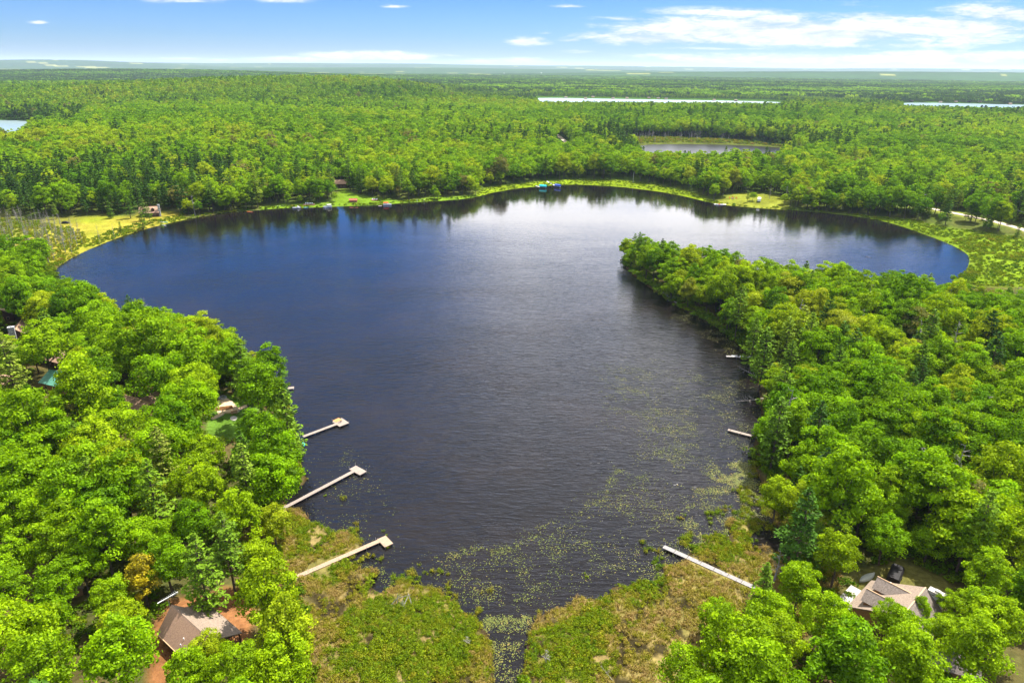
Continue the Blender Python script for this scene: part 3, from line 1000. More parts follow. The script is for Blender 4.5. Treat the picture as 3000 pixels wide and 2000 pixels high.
def masks(X, Y):
    dl = np.full(X.shape, 1e12); main = sdist(LAKE, X, Y)
    other = np.full(X.shape, 1e12)
    for P in WATERS[1:]:
        other = np.minimum(other, sdist(P, X, Y))
    dl = np.minimum(main, other)
    open_ = np.full(X.shape, 1e12)
    for P in (MARSH_NEAR, MARSH_EAST, MARSH_NORTH, MARSH_POND, MEADOW, SHORE_LAWN, CAMP, YARD_WEST, PATIO_YARD, YARD_EAST):
        open_ = np.minimum(open_, sdist(P, X, Y))
    rd = np.minimum(line_dist(ROAD, X, Y) - 13.0, line_dist(TRACK, X, Y) - 3.5)
    return dl, main, other, open_, rd


HOUSES = [(-57, 96, 8.5), (81, 106, 9), (78, 101, 8)]
for hx0, hy0, hr0 in [(52, 775, 8), (140, 828, 7), (150, 885, 8), (10, 892, 8), (322, 945, 8), (168, 1358, 4), (4, 728, 8), (345, 484, 10), (783, 420, 8)]:
    q0 = at(hx0, hy0, 4)
    HOUSES.append((q0[0], q0[1], hr0))
TREES = []                          # dicts: x y z kind(0 leafy 1 pine) H R proto scale rot tint


def add_tree(x, y, kind, tint, scale=None, proto=None, z=None, hand=False, rng=RNG):
    lib = LEAFY if kind == 0 else PINES
    p = int(rng.integers(len(lib))) if proto is None else proto
    s = float(np.clip(rng.normal(1.0, .13), .70, 1.32)) if scale is None else scale
    TREES.append(dict(x=x, y=y, z=(tz(x, y) if z is None else z) - .1, kind=kind, p=p, s=s, H=lib[p][3] * s, R=lib[p][4] * s, rot=float(rng.uniform(0, 6.28)), tint=float(tint), hand=hand))


# trees of the near woods the photograph lets one tell apart: crown centre and width in pixels of the 2352-wide picture
HAND = [  # x, y, width, kind, tint, prototype
    (33, 1455, 175, 0, .60, 2), (30, 1290, 100, 0, .52, 0), (130, 1350, 95, 0, .48, 3), (110, 1160, 105, 0, .60, 2), (45, 1190, 110, 0, .52, 0), (140, 1235, 130, 0, .56, 5),
    (235, 1225, 120, 0, .50, 1), (335, 1235, 115, 0, .52, 2), (255, 1380, 95, 0, .56, 7), (325, 1325, 80, 0, 1.0, 6), (285, 1430, 95, 0, .68, 4), (275, 1500, 160, 0, .50, 0),
    (445, 1100, 105, 0, .60, 5), (442, 1200, 88, 0, .36, 6), (540, 1180, 105, 0, .60, 1), (625, 1185, 75, 0, .76, 4), (595, 1275, 95, 0, .66, 7), (607, 1345, 130, 0, .66, 3),
    (655, 1425, 125, 0, .72, 6), (640, 1515, 140, 0, .60, 0), (478, 1490, 82, 0, .73, 2), (430, 1560, 105, 0, .55, 1), (545, 1540, 125, 0, .58, 5), (110, 1420, 95, 0, .46, 4),
    (90, 1540, 140, 0, .55, 3), (15, 1360, 90, 0, .5, 1), (190, 1310, 95, 0, .48, 5), (380, 1290, 100, 0, .42, 4),
    (350, 1130, 105, 1, .62, 0), (460, 1305, 115, 1, .60, 0), (520, 1250, 105, 1, .55, 2), (655, 940, 90, 1, .62, 1), (560, 1078, 95, 1, .70, 2), (602, 1000, 80, 1, .55, 0),
    (555, 830, 80, 1, .55, 1), (645, 865, 40, 1, .18, 3), (15, 830, 90, 1, .78, 2),
    (620, 1000, 120, 0, .40, 6), (625, 1085, 130, 0, .46, 0), (590, 870, 95, 0, .46, 3), (440, 925, 120, 0, .52, 0), (360, 860, 125, 0, .46, 2), (265, 985, 125, 0, .58, 2), (180, 900, 130, 0, .60, 1),
    (250, 830, 110, 0, .55, 5), (100, 790, 110, 0, .58, 0), (345, 975, 60, 0, .46, 6), (150, 985, 95, 0, .92, 7), (400, 845, 60, 0, .90, 4), (466, 1042, 85, 0, .60, 4), (60, 960, 130, 0, .54, 3),
    (430, 800, 120, 0, .52, 0), (330, 760, 120, 0, .54, 3), (230, 730, 110, 0, .50, 2), (580, 818, 45, 0, .80, 4),
    # the east side
    (2035, 1228, 95, 0, .42, 0), (2135, 1246, 85, 0, .48, 2), (2262, 1330, 95, 0, .55, 1), (2255, 1400, 90, 0, .52, 4), (2045, 1432, 75, 0, .56, 5), (2190, 1405, 72, 0, .58, 7),
    (1930, 1255, 90, 0, .64, 3), (1840, 1330, 100, 0, .56, 7), (1760, 1315, 60, 1, .55, 3), (1790, 1120, 80, 0, .66, 4), (1850, 1180, 110, 1, .30, 1), (2290, 1430, 120, 0, .6, 0), (2240, 1500, 130, 0, .58, 1),
    (1900, 1420, 120, 0, .56, 0), (2075, 1450, 105, 0, .54, 2), (1700, 1475, 150, 0, .58, 3), (1800, 1480, 110, 0, .62, 5), (1585, 1520, 130, 0, .56, 2), (1950, 1500, 120, 0, .56, 4), (2110, 1405, 50, 0, .52, 6),
    (2090, 1530, 130, 0, .56, 1), (2170, 1465, 85, 0, .60, 7), (1770, 1400, 110, 0, .55, 0), (1650, 1400, 80, 0, .56, 4), (1760, 790, 75, 1, .52, 0), (1700, 690, 60, 1, .6, 2), (1735, 760, 60, 1, .60, 1),
    (1800, 880, 75, 1, .56, 1), (1790, 960, 90, 1, .48, 0), (1860, 770, 70, 1, .66, 2), (1815, 745, 60, 0, .70, 4), (1705, 625, 55, 0, .9, 4), (2090, 822, 60, 0, .91, 7), (2185, 820, 50, 0, .9, 4), (1890, 640, 55, 0, .62, 1)]
for hx, hy, wpx, kd, ti, pr in HAND:
    lib = LEAFY if kd == 0 else PINES
    zc = 2 + lib[pr][3] * .62
    g = at(hx, hy, zc)
    dep = proj(g)[2]
    s_ = (wpx * dep / FPX / 2) / lib[pr][4]
    zc = 2 + lib[pr][3] * .62 * s_
    g = at(hx, hy, zc)
    s_ = (wpx * proj(g)[2] / FPX / 2) / lib[pr][4]
    add_tree(g[0], g[1], kd, ti, float(np.clip(s_, .35, 1.6)), pr, hand=True)

X, Y = grid(6.9, 55, 900, seed=3)
dl_, main_, oth_, op_, rd_ = masks(X, Y)
nfield = fbm(X / 55, Y / 55, 71, 3); pfield = fbm(X / 70 + 5, Y / 70, 81, 3)
u_ = RNG.random(len(X))
pine_west = np.exp(-((X + 330) / 110) ** 2 - ((Y - 540) / 110) ** 2)
pp = .03 + .28 * (pfield > .62) + .85 * pine_west + .25 * (main_ < 14) * (X > 0) * (Y < 400) + .45 * (oth_ < 45)
ok = (dl_ > np.where((X > 0) & (Y < 420), .5, 1.8)) & (op_ > 1.5) & (rd_ > 0) & ~((main_ < 3) & (Y > 420) & (RNG.random(len(X)) < .4))
Z = terrain(X, Y)
hx_ = np.array([(t['x'], t['y'], t['R']) for t in TREES])
for i in np.nonzero(ok)[0]:
    x, y = X[i], Y[i]
    if len(hx_) and y < 330:
        if ((hx_[:, 0] - x) ** 2 + (hx_[:, 1] - y) ** 2 < (hx_[:, 2] * .72 + 2.6) ** 2).any():
            continue
    if any((x - a) ** 2 + (y - b) ** 2 < r * r for a, b, r in HOUSES):
        continue
    kd = 1 if u_[i] < pp[i] else 0
    if kd == 0:
        ti = .52 + .42 * (nfield[i] - .5) + RNG.normal() * .09
        q = RNG.random()
        if q < .016: ti = .89
        elif q < .07: ti = .74
        elif q < .17: ti = .34
        if y > 420 and main_[i] < 30 and q > .93: ti = .89
    else:
        ti = float(np.clip(.45 + RNG.normal() * .2, .05, .85))
        if pine_west[i] > .3: ti *= .55
    sc = float(np.clip(RNG.normal(1.0, .19), .55, 1.45)) * (.82 if main_[i] < 5 else 1)
    lib = LEAFY if kd == 0 else PINES
    p = int(RNG.integers(len(lib)))
    if y < 1000 and hides(x, y, Z[i], lib[p][3] * sc, lib[p][4] * sc):
        if RNG.random() < .65 and main_[i] > 4:          # a sapling may still stand there
            sc *= .42
            if hides(x, y, Z[i], lib[p][3] * sc, lib[p][4] * sc):
                continue
        else:
            continue
    add_tree(x, y, kd, min(ti, 1.0), sc, p, float(Z[i]))

# which of them show largest: a coarse depth-sorted count of the picture each crown covers
BW, BH = 588, 392
buf = np.zeros((BH, BW), bool)
hs_ = np.zeros(len(TREES))
order = sorted(range(len(TREES)), key=lambda i: TREES[i]['x'] ** 2 + TREES[i]['y'] ** 2)
YY, XX = np.mgrid[0:BH, 0:BW]
for i in order:
    t = TREES[i]
    px, py, dep = proj((t['x'], t['y'], t['z'] + t['H'] * .60))
    px /= 4; py /= 4
    rx = FPX / 4 * t['R'] / dep; ry = FPX / 4 * t['H'] * .36 / dep
    t['dep'] = dep; t['px'] = px * 4; t['py'] = py * 4
    x0, x1, y0, y1 = int(max(0, px - rx)), int(min(BW, px + rx + 2)), int(max(0, py - ry)), int(min(BH, py + ry + 2))
    if x0 >= x1 or y0 >= y1:
        continue
    e = ((XX[y0:y1, x0:x1] - px) / max(rx, .5)) ** 2 + ((YY[y0:y1, x0:x1] - py) / max(ry, .5)) ** 2 < 1
    hs_[i] = (e & ~buf[y0:y1, x0:x1]).sum()
    buf[y0:y1, x0:x1] |= e
for i, t in enumerate(TREES):
    t['vis'] = hs_[i]
by_vis = lambda kd: sorted([t for t in TREES if t['kind'] == kd and t['vis'] >= 3], key=lambda t: -t['vis'])
SOLO = by_vis(0)[:300] + by_vis(1)[:110]
solo_ids = set(id(t) for t in SOLO)

# the rest of the woods, farther out in coarser steps
PT = {0: [], 1: []}                 # rows: x y z scale rot idx tint
for t in TREES:
    if id(t) in solo_ids:
        continue
    d = math.hypot(t['x'], t['y'])
    if t['kind'] == 0:
        idx = t['p'] if d < 380 else 8 + int(RNG.integers(len(MID)))
    else:
        idx = t['p'] if d < 380 else 4 + int(RNG.integers(len(MIDP)))
    PT[t['kind']].append((t['x'], t['y'], t['z'], t['s'], t['rot'], idx, t['tint']))
for cell, r0, r1, first in ((7.6, 900, 1500, 0), (9.0, 1500, 2700, 1)):
    X, Y = grid(cell, r0, r1, 41, seed=int(r0))
    dl_, main_, oth_, op_, rd_ = masks(X, Y)
    ok = (dl_ > 2) & (op_ > 1.5) & (rd_ > 0)
    X, Y, oth_ = X[ok], Y[ok], oth_[ok]
    Zz = terrain(X, Y)
    nf = .5 * fbm(X / 90, Y / 90, 71, 3) + .9 * fbm(X / 260, Y / 200, 75, 2) - .2; pf = fbm(X / 160 + 5, Y / 160, 81, 3)
    ti = np.clip(.47 + .50 * (nf - .5) + RNG.normal(size=len(X)) * .10, .1, .78)
    ti[RNG.random(len(X)) < .008] = .88
    isp = RNG.random(len(X)) < (.01 + .22 * (pf > .64) + .55 * (oth_ < 70) + .25 * (Y > 2350))
    for i in range(len(X)):
        s_ = float(np.clip(RNG.normal(1.18, .20), .6, 1.6))
        if Y[i] < 2400 and (oth_[i] < 1000) and hides(X[i], Y[i], Zz[i], 16 * s_, 5):
            s_ *= .55
            if hides(X[i], Y[i], Zz[i], 16 * s_, 4):
                continue
        if Y[i] > 1950 and oth_[i] < 260:
            if oth_[i] < 30: continue
            s_ *= .52
        kd = int(isp[i])
        if kd == 0:
            idx = (8 + int(RNG.integers(len(MID)))) if first == 0 else 13 + int(RNG.integers(len(FARL)))
        else:
            idx = (4 + int(RNG.integers(len(MIDP)))) if first == 0 else 7 + int(RNG.integers(len(FARP)))
        PT[kd].append((X[i], Y[i], Zz[i], s_, RNG.uniform(0, 6.28), idx, ti[i] if kd == 0 else .35 + RNG.normal() * .12))
X, Y = grid(23, 2700, 7000, 40, seed=77)
dl_, main_, oth_, op_, rd_ = masks(X, Y)
ok = (dl_ > 14)
fieldm = (vnoise(X / 420, Y / 260, 52) > .90) & (np.hypot(X, Y) > 5500)
ok &= ~fieldm
X, Y = X[ok], Y[ok]
Zz = terrain(X, Y)
pf = fbm(X / 700, Y / 240, 83, 4); nf = fbm(X / 260, Y / 200, 72, 3)
for i in range(len(X)):
    kd = int(RNG.random() < (.14 + .75 * (pf[i] > .52)))
    PT[kd].append((X[i], Y[i], Zz[i], RNG.uniform(.85, 1.25), RNG.uniform(0, 6.28), (17 if kd == 0 else 9) + int(RNG.integers(3 if kd == 0 else 2)), (.42 - .16 * min(1, max(0, (Y[i] - 2900) / 1500))) + .3 * (nf[i] - .5) + RNG.normal() * .07 if kd == 0 else .30 + RNG.normal() * .12))
for kd, nm, lb, protos in ((0, 'broadleaf_forest', 'unbroken green broadleaf woods rolling away behind the lake to the hills', [q[2] for q in LEAFY] + MID + FARL + PATCH),
                           (1, 'conifer_forest', 'dark evergreen conifers mixed through the woods and along the far shores', [q[2] for q in PINES] + MIDP + FARP + PATCHP)):
    Q = np.array(PT[kd])
    scatter(nm, lb, Q[:, :3], Q[:, 3], Q[:, 4], Q[:, 5].astype(int), np.clip(Q[:, 6], 0, 1), protos)

# ------------------------------------------------------------------ landmarks used to say which tree is which
LMK = []


def landmark(phrase, p):
    LMK.append((phrase, float(p[0]), float(p[1])))


# ------------------------------------------------------------------ docks
def dock(name, label, base, end, width, mat, plat=None, plat_mat=None, section=0.0, posts=True, z=.55, landm=None):
    A, B = at(base[0], base[1], z)[:2], at(end[0], end[1], z)[:2]
    d = B - A; L = np.linalg.norm(d); a_ = math.atan2(d[1], d[0])
    t = thing(name, label, 'dock', (A[0], A[1], 0), a_)
    c, s = math.cos(a_), math.sin(a_)

    def loc(px, py):
        q = at(px, py, z)[:2] - A
        return q[0] * c + q[1] * s, -q[0] * s + q[1] * c
    pl = None
    if plat:
        q = np.array([loc(*p) for p in plat])
        q = (np.sort(q[:, 0]), np.sort(q[:, 1]))
        pl = (q[0][:2].mean(), q[0][2:].mean(), q[1][:2].mean(), q[1][2:].mean())
        L = pl[0]
    mb = MB(); fr = MB()
    x = 0.0
    step = .155
    r = random.Random(int(L * 100))
    while x < L - .02:
        if section and (x % section) > section - .16:
            x += .10
            continue
        e = min(x + step - .014, L)
        mb.box(x, e, -width / 2 + r.uniform(-.015, .015), width / 2 + r.uniform(-.015, .015), z - .045, z + r.uniform(-.004, .004))
        x += step
    for yy_ in (-width / 2 + .05, width / 2 - .05):
        fr.box(0, L, yy_ - .03, yy_ + .03, z - .22, z - .05)
    mb.build('deck', M[mat], t)
    fr.build('side_beam', M['bark'], t)
    if pl:
        mb = MB()
        y = pl[2]
        while y < pl[3] - .02:
            e = min(y + step - .014, pl[3])
            mb.box(pl[0] + .01, pl[1], y, e, z - .045, z + .006 + r.uniform(-.004, .004))
            y += step
        for yy_ in (pl[2] + .05, pl[3] - .05):
            mb.box(pl[0] + .01, pl[1], yy_ - .03, yy_ + .03, z - .22, z - .05)
        for xx_ in (pl[0] + .05, pl[1] - .05):
            mb.box(xx_ - .03, xx_ + .03, pl[2] + .08, pl[3] - .08, z - .21, z - .052)
        mb.build('end_platform', M[plat_mat or mat], t)
    n = max(3, int(L / 3.2))
    for i in range(1, n + 1):
        for sgn in (-1, 1):
            xx_ = L * i / n - .1
            if pl and i == n:
                xx_ -= .3
            hgt = z + (r.choice((.12, .12, .7)) if posts else .05)
            p_ = MB().tube([(0, 0, -1.6), (0, 0, hgt)], .035, 6)
            p_.build('post', M['steel'], t, (xx_, sgn * (width / 2 + .05), 0))
    if pl:
        for xx_, yy_ in ((pl[0] + .1, pl[2] - .05), (pl[1] - .1, pl[2] - .05), (pl[0] + .1, pl[3] + .05), (pl[1] - .1, pl[3] + .05)):
            MB().tube([(0, 0, -1.6), (0, 0, z + r.choice((.15, .9)))], .035, 6).build('post', M['steel'], t, (xx_, yy_, 0))
    landmark(landm or label, A)
    return t, pl


dock('boardwalk_dock', 'tan L-shaped plank dock crossing the marsh into the water, closest to the steep-roofed cabin', (676, 1326), (878, 1238), 1.2, 'dock_tan', [(868, 1237), (886, 1229), (903, 1247), (882, 1257)], landm='tan L-shaped marsh dock')
dock('boardwalk_dock', 'pale grey plank dock with a wide square end and pipe posts, beside open water', (640, 1172), (811, 1082), 1.1, 'dock', [(802, 1077), (817.4, 1068.2), (841.7, 1081.7), (826.9, 1090.9)], landm='wide-ended pale dock')
dock('boardwalk_dock', 'narrow dock with a square platform half covered in orange boards', (696, 1002), (769.5, 974.4), 1.15, 'dock', [(764, 968.3), (784.3, 958.9), (801.9, 970.3), (779.6, 979.8)], landm='orange-platform dock')
dock('sectional_dock', 'long straight grey dock of short sections crossing the marsh toward the east-shore cabin', (1806, 1381), (1524, 1254), 1.2, 'dock_grey', section=3.05, landm='long straight sectional dock')
dock('sectional_dock', 'short pale dock with a broader end plate poking out from overhanging trees', (1776, 1013), (1672, 986), 1.15, 'dock', section=3.05, landm='short pale overhung dock')
T7, _ = dock('sectional_dock', 'white dock with bench rails along one side at the peninsula shore', (1760, 822.6), (1668, 817.6), 1.3, 'dock_grey', landm='bench-railed white dock')
# bench rails on it
for i in range(3):
    x0 = 4.6 + i * 3.0
    b = MB(); b.box(x0, x0 + 2.2, .45, .85, .95, 1.0); b.box(x0, x0 + 2.2, .86, .92, 1.25, 1.45)
    for xx_ in (x0 + .1, x0 + 2.1):
        b.box(xx_ - .04, xx_ + .04, .5, .58, .56, .95); b.box(xx_ - .04, xx_ + .04, .86, .92, .56, 1.25)
    b.build('bench', M['white'], T7)
# broad end plate of the short pale dock
q = at(1669, 986, .55)
tt = thing('swim_raft', 'small white square raft tied at the tree edge above the orange-platform dock', 'raft', tuple(at(668, 893, 0)), .3)
b = MB()
for i in range(14):
    b.box(-1.05 + i * .15, -1.05 + i * .15 + .138, -.85, .85, .38, .43)
b.build('deck', M['dock'], tt)
for sx in (-.75, .75):
    MB().tube([(sx, -.8, .15), (sx, .8, .15)], .2, 8).build('float', M['white'], tt)
# things standing on the orange platform
q = at(783, 969, .56)
ch = thing('folding_chair', 'brown folding chair on the orange platform of the narrow dock', 'chair', tuple(q), 2.0)
MB().box(-.25, .25, -.25, .25, .40, .45).build('seat', M['log'], ch)
MB().hexa([(-.25, .24, .46), (.25, .24, .46), (.25, .29, .46), (-.25, .29, .46), (-.25, .38, .95), (.25, .38, .95), (.25, .43, .95), (-.25, .43, .95)]).build('backrest', M['log'], ch)
for sx in (-.2, .2):
    for sy in (-.2, .2):
        MB().box(sx - .02, sx + .02, sy - .02, sy + .02, .006, .40).build('leg', M['steel'], ch)
q = at(775, 964.5, .56)
mt_ = MB().box(-1.15, 1.15, -.9, .9, .012, .03).build('outdoor_rug', M['carpet'], None, tuple(q), math.atan2(*(at(784, 959, 0) - at(764, 968, 0))[[1, 0]]))
tag(mt_, 'orange outdoor rug spread over half of the dock platform', 'rug')


# ------------------------------------------------------------------ houses
def gable(mb, hx, hy, z0, z1, over=.4, th=.16):
    """a gable roof, ridge along y"""
    sl = (z1 - z0) / hx
    e = hx + over; ze = z0 - sl * over
    mb.slab((-e, -hy, ze), (0, -hy, z1), (0, hy, z1), (-e, hy, ze), th)
    mb.slab((0, -hy, z1 + .003), (e, -hy, ze), (e, hy, ze), (0, hy, z1 + .003), th)
    return mb


def gable_wall(mb, hx, hy, z0, z1, zt):
    mb.prism([(-hx, z0), (hx, z0), (hx, z1), (0, zt), (-hx, z1)], -hy, hy)
    return mb


def window(parent, mat, x, y, z, w_, h_, axis, sgn):
    """a framed pane proud of a wall; axis 'x' faces +-x"""
    f = MB(); g = MB()
    if axis == 'x':
        f.box(min(x, x + sgn * .05), max(x, x + sgn * .05), y - w_ / 2, y + w_ / 2, z, z + h_)
        g.box(min(x + sgn * .052, x + sgn * .06), max(x + sgn * .052, x + sgn * .06), y - w_ / 2 + .08, y + w_ / 2 - .08, z + .08, z + h_ - .08)
    else:
        f.box(x - w_ / 2, x + w_ / 2, min(y, y + sgn * .05), max(y, y + sgn * .05), z, z + h_)
        g.box(x - w_ / 2 + .08, x + w_ / 2 - .08, min(y + sgn * .052, y + sgn * .06), max(y + sgn * .052, y + sgn * .06), z + .08, z + h_ - .08)
    o = f.build('window', M[mat], parent)
    g.build('pane', M['glass'], o)
    return o


def door(parent, mat, x, y, z, axis, sgn):
    f = MB()
    if axis == 'x':
        f.box(min(x, x + sgn * .06), max(x, x + sgn * .06), y - .5, y + .5, z, z + 2.05)
        k = MB().tube([(x + sgn * .06, y + .38, z + 1), (x + sgn * .14, y + .38, z + 1)], .04, 6)
    else:
        f.box(x - .5, x + .5, min(y, y + sgn * .06), max(y, y + sgn * .06), z, z + 2.05)
        k = MB().tube([(x + .38, y + sgn * .06, z + 1), (x + .38, y + sgn * .14, z + 1)], .04, 6)
    o = f.build('door', M[mat], parent)
    k.build('handle', M['steel'], o)


def cabin(name, label, p, rot, hx, hy, wall_h, roof_h, wall='log', roof='roof', chimney=None, win=True, cat='cabin', dormers=(), lm=None, base=-.6):
    t = thing(name, label, cat, p, rot)
    gable_wall(MB(), hx, hy, base, wall_h, wall_h + roof_h - .22).build('wall', M[wall], t)
    rm = gable(MB(), hx, hy + .45, wall_h, wall_h + roof_h)
    r = rm.build('roof', M[roof], t)
    MB().box(-.12, .12, -hy - .45, hy + .45, wall_h + roof_h - .02, wall_h + roof_h + .05).build('ridge_cap', M['trim'] if roof == 'roof' else M[roof], r)
    for dx, dy in dormers:                       # a gabled dormer facing sgn(dx) along x
        sg = 1 if dx > 0 else -1
        d = MB(); zt = wall_h + roof_h * .88
        x0, x1 = sorted((sg * hx * .25, sg * hx * .86))
        d.prism([(dy - .9, wall_h + .1), (dy + .9, wall_h + .1), (dy + .9, zt - .7), (dy, zt), (dy - .9, zt - .7)], x0, x1)
        d.v = [(v[1], v[0], v[2]) for v in d.v]
        o = d.build('dormer', M[wall], r)
        e = MB()
        e.slab((x0, dy - 1.2, zt - .82), (x1 + sg * 0, dy - 1.2, zt - .82), (x1, dy, zt + .12), (x0, dy, zt + .12), .1)
        e.slab((x0, dy, zt + .123), (x1, dy, zt + .123), (x1, dy + 1.2, zt - .82), (x0, dy + 1.2, zt - .82), .1)
        e.build('dormer_roof', M[roof], r)
    if chimney:
        cx, cy, cw, cz = chimney
        c = MB().box(cx - cw / 2, cx + cw / 2, cy - cw * .4, cy + cw * .4, 0, cz)
        c.box(cx - cw / 2 - .08, cx + cw / 2 + .08, cy - cw * .4 - .08, cy + cw * .4 + .08, cz + .002, cz + .14)
        c.box(cx - .2, cx + .2, cy - .2, cy + .2, cz + .142, cz + .45)
        c.build('chimney', M['stone'], r)
    if win:
        for sgn in (-1, 1):
            for yy_ in np.linspace(-hy * .6, hy * .6, 3):
                window(t, 'trim', sgn * hx, float(yy_), .95, 1.1, 1.1, 'x', sgn)
            for xx_ in (-hx * .45, hx * .45):
                window(t, 'trim', xx_, sgn * hy, .95, 1.0, 1.1, 'y', sgn)
        door(t, 'trim', hx * .02, -hy, .05, 'y', -1)
    landmark(lm or label, p)
    return t


# the steep saltbox cabin at the near west shore; its frame: x across (lake side positive), y away
ang = math.atan2(.79, .61)
g0 = 1.9
sb = thing('saltbox_cabin', 'brown-shingled cabin with a steep roof and a shallow porch roof on the lake side', 'cabin', (-56.2, 93.8, g0), ang)
LE, RI, KI, RE = (-4.1, 3.0), (-.7, 7.1), (1.3, 5.05), (5.3, 3.2)
wb = MB().prism([(-3.55, -.6), (2.3, -.6), (2.3, 4.3), (1.3, 4.85), (-.7, 6.75), (-3.55, 3.4)], -5.5, 5.5)
wb.build('wall', M['log'], sb)
rb = MB(); rb.slab((LE[0], -6, LE[1]), (RI[0], -6, RI[1]), (RI[0], 6, RI[1]), (LE[0], 6, LE[1]), .16)
rb.build('steep_roof', M['roof'], sb)
rb = MB(); rb.slab((RI[0] + .01, -6, RI[1] + .004), (KI[0], -6, KI[1]), (KI[0], 6, KI[1]), (RI[0] + .01, 6, RI[1] + .004), .16)
rb.slab((KI[0] + .004, -6, KI[1]), (RE[0], -6, RE[1]), (RE[0], 6, RE[1]), (KI[0] + .004, 6, KI[1]), .16)
pr_ = rb.build('porch_roof', M['roof_tan'], sb)
MB().box(LE[0] - .12, LE[0] - .01, -6, 6, LE[1] - .22, LE[1] + .02).build('eave_board', M['trim'], sb)
MB().box(RE[0] + .01, RE[0] + .1, -6, 6, RE[1] - .2, RE[1] + .02).build('eave_board', M['roof_tan'], sb)
for (x_, z_) in ((-2.6, 4.75), (-3.3, 3.9)):
    MB().tube([(x_, -1.2, z_ - .1), (x_, -1.2, z_ + .5)], .09, 8).build('vent_pipe', M['white'], sb)
for y_ in (-5.7, -1.9, 1.9, 5.7):
    MB().box(4.85, 5.05, y_ - .1, y_ + .1, -.5, 3.13).build('porch_post', M['log'], sb)
pb = MB()
for k in range(17):
    pb.box(2.32 + k * .16, 2.32 + k * .16 + .147, -5.8, 5.8, .18, .24)
pb.build('porch_floor', M['cedar'], sb)
MB().box(4.9, 5.0, -5.6, 5.6, .95, 1.05).build('porch_rail', M['log'], sb)
MB().hexa([(2.31, -5.55, 3.55), (5.0, -5.55, 2.95), (5.0, -5.45, 2.95), (2.31, -5.45, 3.55), (2.31, -5.55, 4.2), (5.0, -5.55, 3.12), (5.0, -5.45, 3.12), (2.31, -5.45, 4.2)]).build('gable_board', M['log'], sb)
for y_ in (-3.4, 0, 3.4):
    window(sb, 'trim', 2.3, y_, .9, 1.5, 1.5, 'x', 1)
    window(sb, 'trim', -3.55, y_, .9, 1.1, 1.1, 'x', -1)
window(sb, 'trim', -1, -5.5, .9, 1.5, 1.3, 'y', -1); window(sb, 'trim', -1, -5.5, 3.6, 1.2, 1.2, 'y', -1)
door(sb, 'trim', 2.3, 1.75, .24, 'x', 1)
landmark('steep-roofed brown cabin', (-56.2, 93.8))

# television aerial on its mast beside it
p0 = at(385, 1371, 9)
ae = thing('television_aerial', 'silver yagi television aerial on a tall mast behind the steep-roofed cabin', 'aerial', (p0[0], p0[1], 1.8), math.radians(52))
MB().tube([(0, 0, -.3), (0, 0, 7.1)], .05, 6).build('mast', M['steel'], ae)
bm_ = MB().tube([(-1.9, 0, 7.15), (1.9, 0, 7.15)], .07, 6)
bm_.build('boom', M['white'], ae)
for k in range(9):
    x_ = -1.0 + k * .33; l_ = .35 + .05 * abs(k - 2)
    MB().tube([(x_, -l_, 7.22), (x_, l_, 7.22)], .03, 4).build('element', M['steel'], ae)

# east-shore lodge: long lake-side roof with two dormers, stone chimney, rear wing
R1, R2 = at(2126.3, 1348, 9.0), at(2097.7, 1383, 9.0)
dv_ = (R2 - R1)[:2]; dv_ /= np.linalg.norm(dv_)
ca = math.atan2(-dv_[1], -dv_[0]) - PI / 2         # local +y points away along the ridge
oc = R1[:2] + dv_ * 5.5
g1 = 2.0
ld = thing('lakeside_lodge', 'rambling tan and grey shingled lodge with two long dormers and white stone chimney', 'house', (oc[0], oc[1], g1), ca)
hy = 5.5
wb = MB().prism([(-8.4, -.6), (4.0, -.6), (4.0, 3.2), (0, 6.7), (-8.4, 2.7)], -hy + .3, hy - .3)
wb.build('wall', M['cedar'], ld)
r1 = MB(); r1.slab((-9.2, -hy, 2.6), (0, -hy, 7.0), (0, hy, 7.0), (-9.2, hy, 2.6), .16)
r1 = r1.build('lake_roof', M['roof_tan'], ld)
r2 = MB(); r2.slab((.004, -hy, 7.0), (4.6, -hy, 2.9), (4.6, hy, 2.9), (.004, hy, 7.0), .16)
r2.build('rear_roof', M['roof_grey'], ld)
MB().box(-.1, .1, -hy, hy, 6.99, 7.07).build('ridge_cap', M['trim'], ld)
for yc in (2.6, -2.4):
    d = MB().prism([(yc - 1.6, 3.3), (yc + 1.6, 3.3), (yc + 1.6, 4.9), (yc, 6.1), (yc - 1.6, 4.9)], -7.0, -1.0)
    d.v = [(v[1], v[0], v[2]) for v in d.v]
    d.build('dormer', M['cedar'], ld)
    e = MB(); e.slab((-7.5, yc - 2.0, 4.68), (-.9, yc - 2.0, 4.68), (-.9, yc, 6.3), (-7.5, yc, 6.3), .12)
    e.build('dormer_roof', M['roof_grey'], ld)  # darker shingle on the near slope: its shade put into the colour
    e = MB(); e.slab((-7.5, yc, 6.304), (-.9, yc, 6.304), (-.9, yc + 2.0, 4.68), (-7.5, yc + 2.0, 4.68), .12)
    e.build('dormer_roof', M['roof_tan'], ld)  # lighter shingle on the far slope: sunlight put into the colour
    MB().box(-7.55, -.9, yc - .07, yc + .07, 6.30, 6.36).build('ridge_cap', M['trim'], ld)
c = MB().box(.6, 3.2, hy + .02, hy + 1.1, -.5, 6.6)
c.build('chimney', M['stone'], ld)
c = MB().box(.45, 3.35, hy - .1, hy + 1.25, 6.602, 6.85); c.box(1.5, 2.4, hy + .2, hy + .9, 6.852, 7.2)
c.build('chimney_cap', M['concrete'], ld)
wb = MB().prism([(-3.2, -.6), (3.2, -.6), (3.2, 2.7), (0, 5.0), (-3.2, 2.7)], 0, 7.5)
w_ = wb.build('wing_wall', M['cedar'], ld, (4.6, -5.4, 0), math.radians(-62))
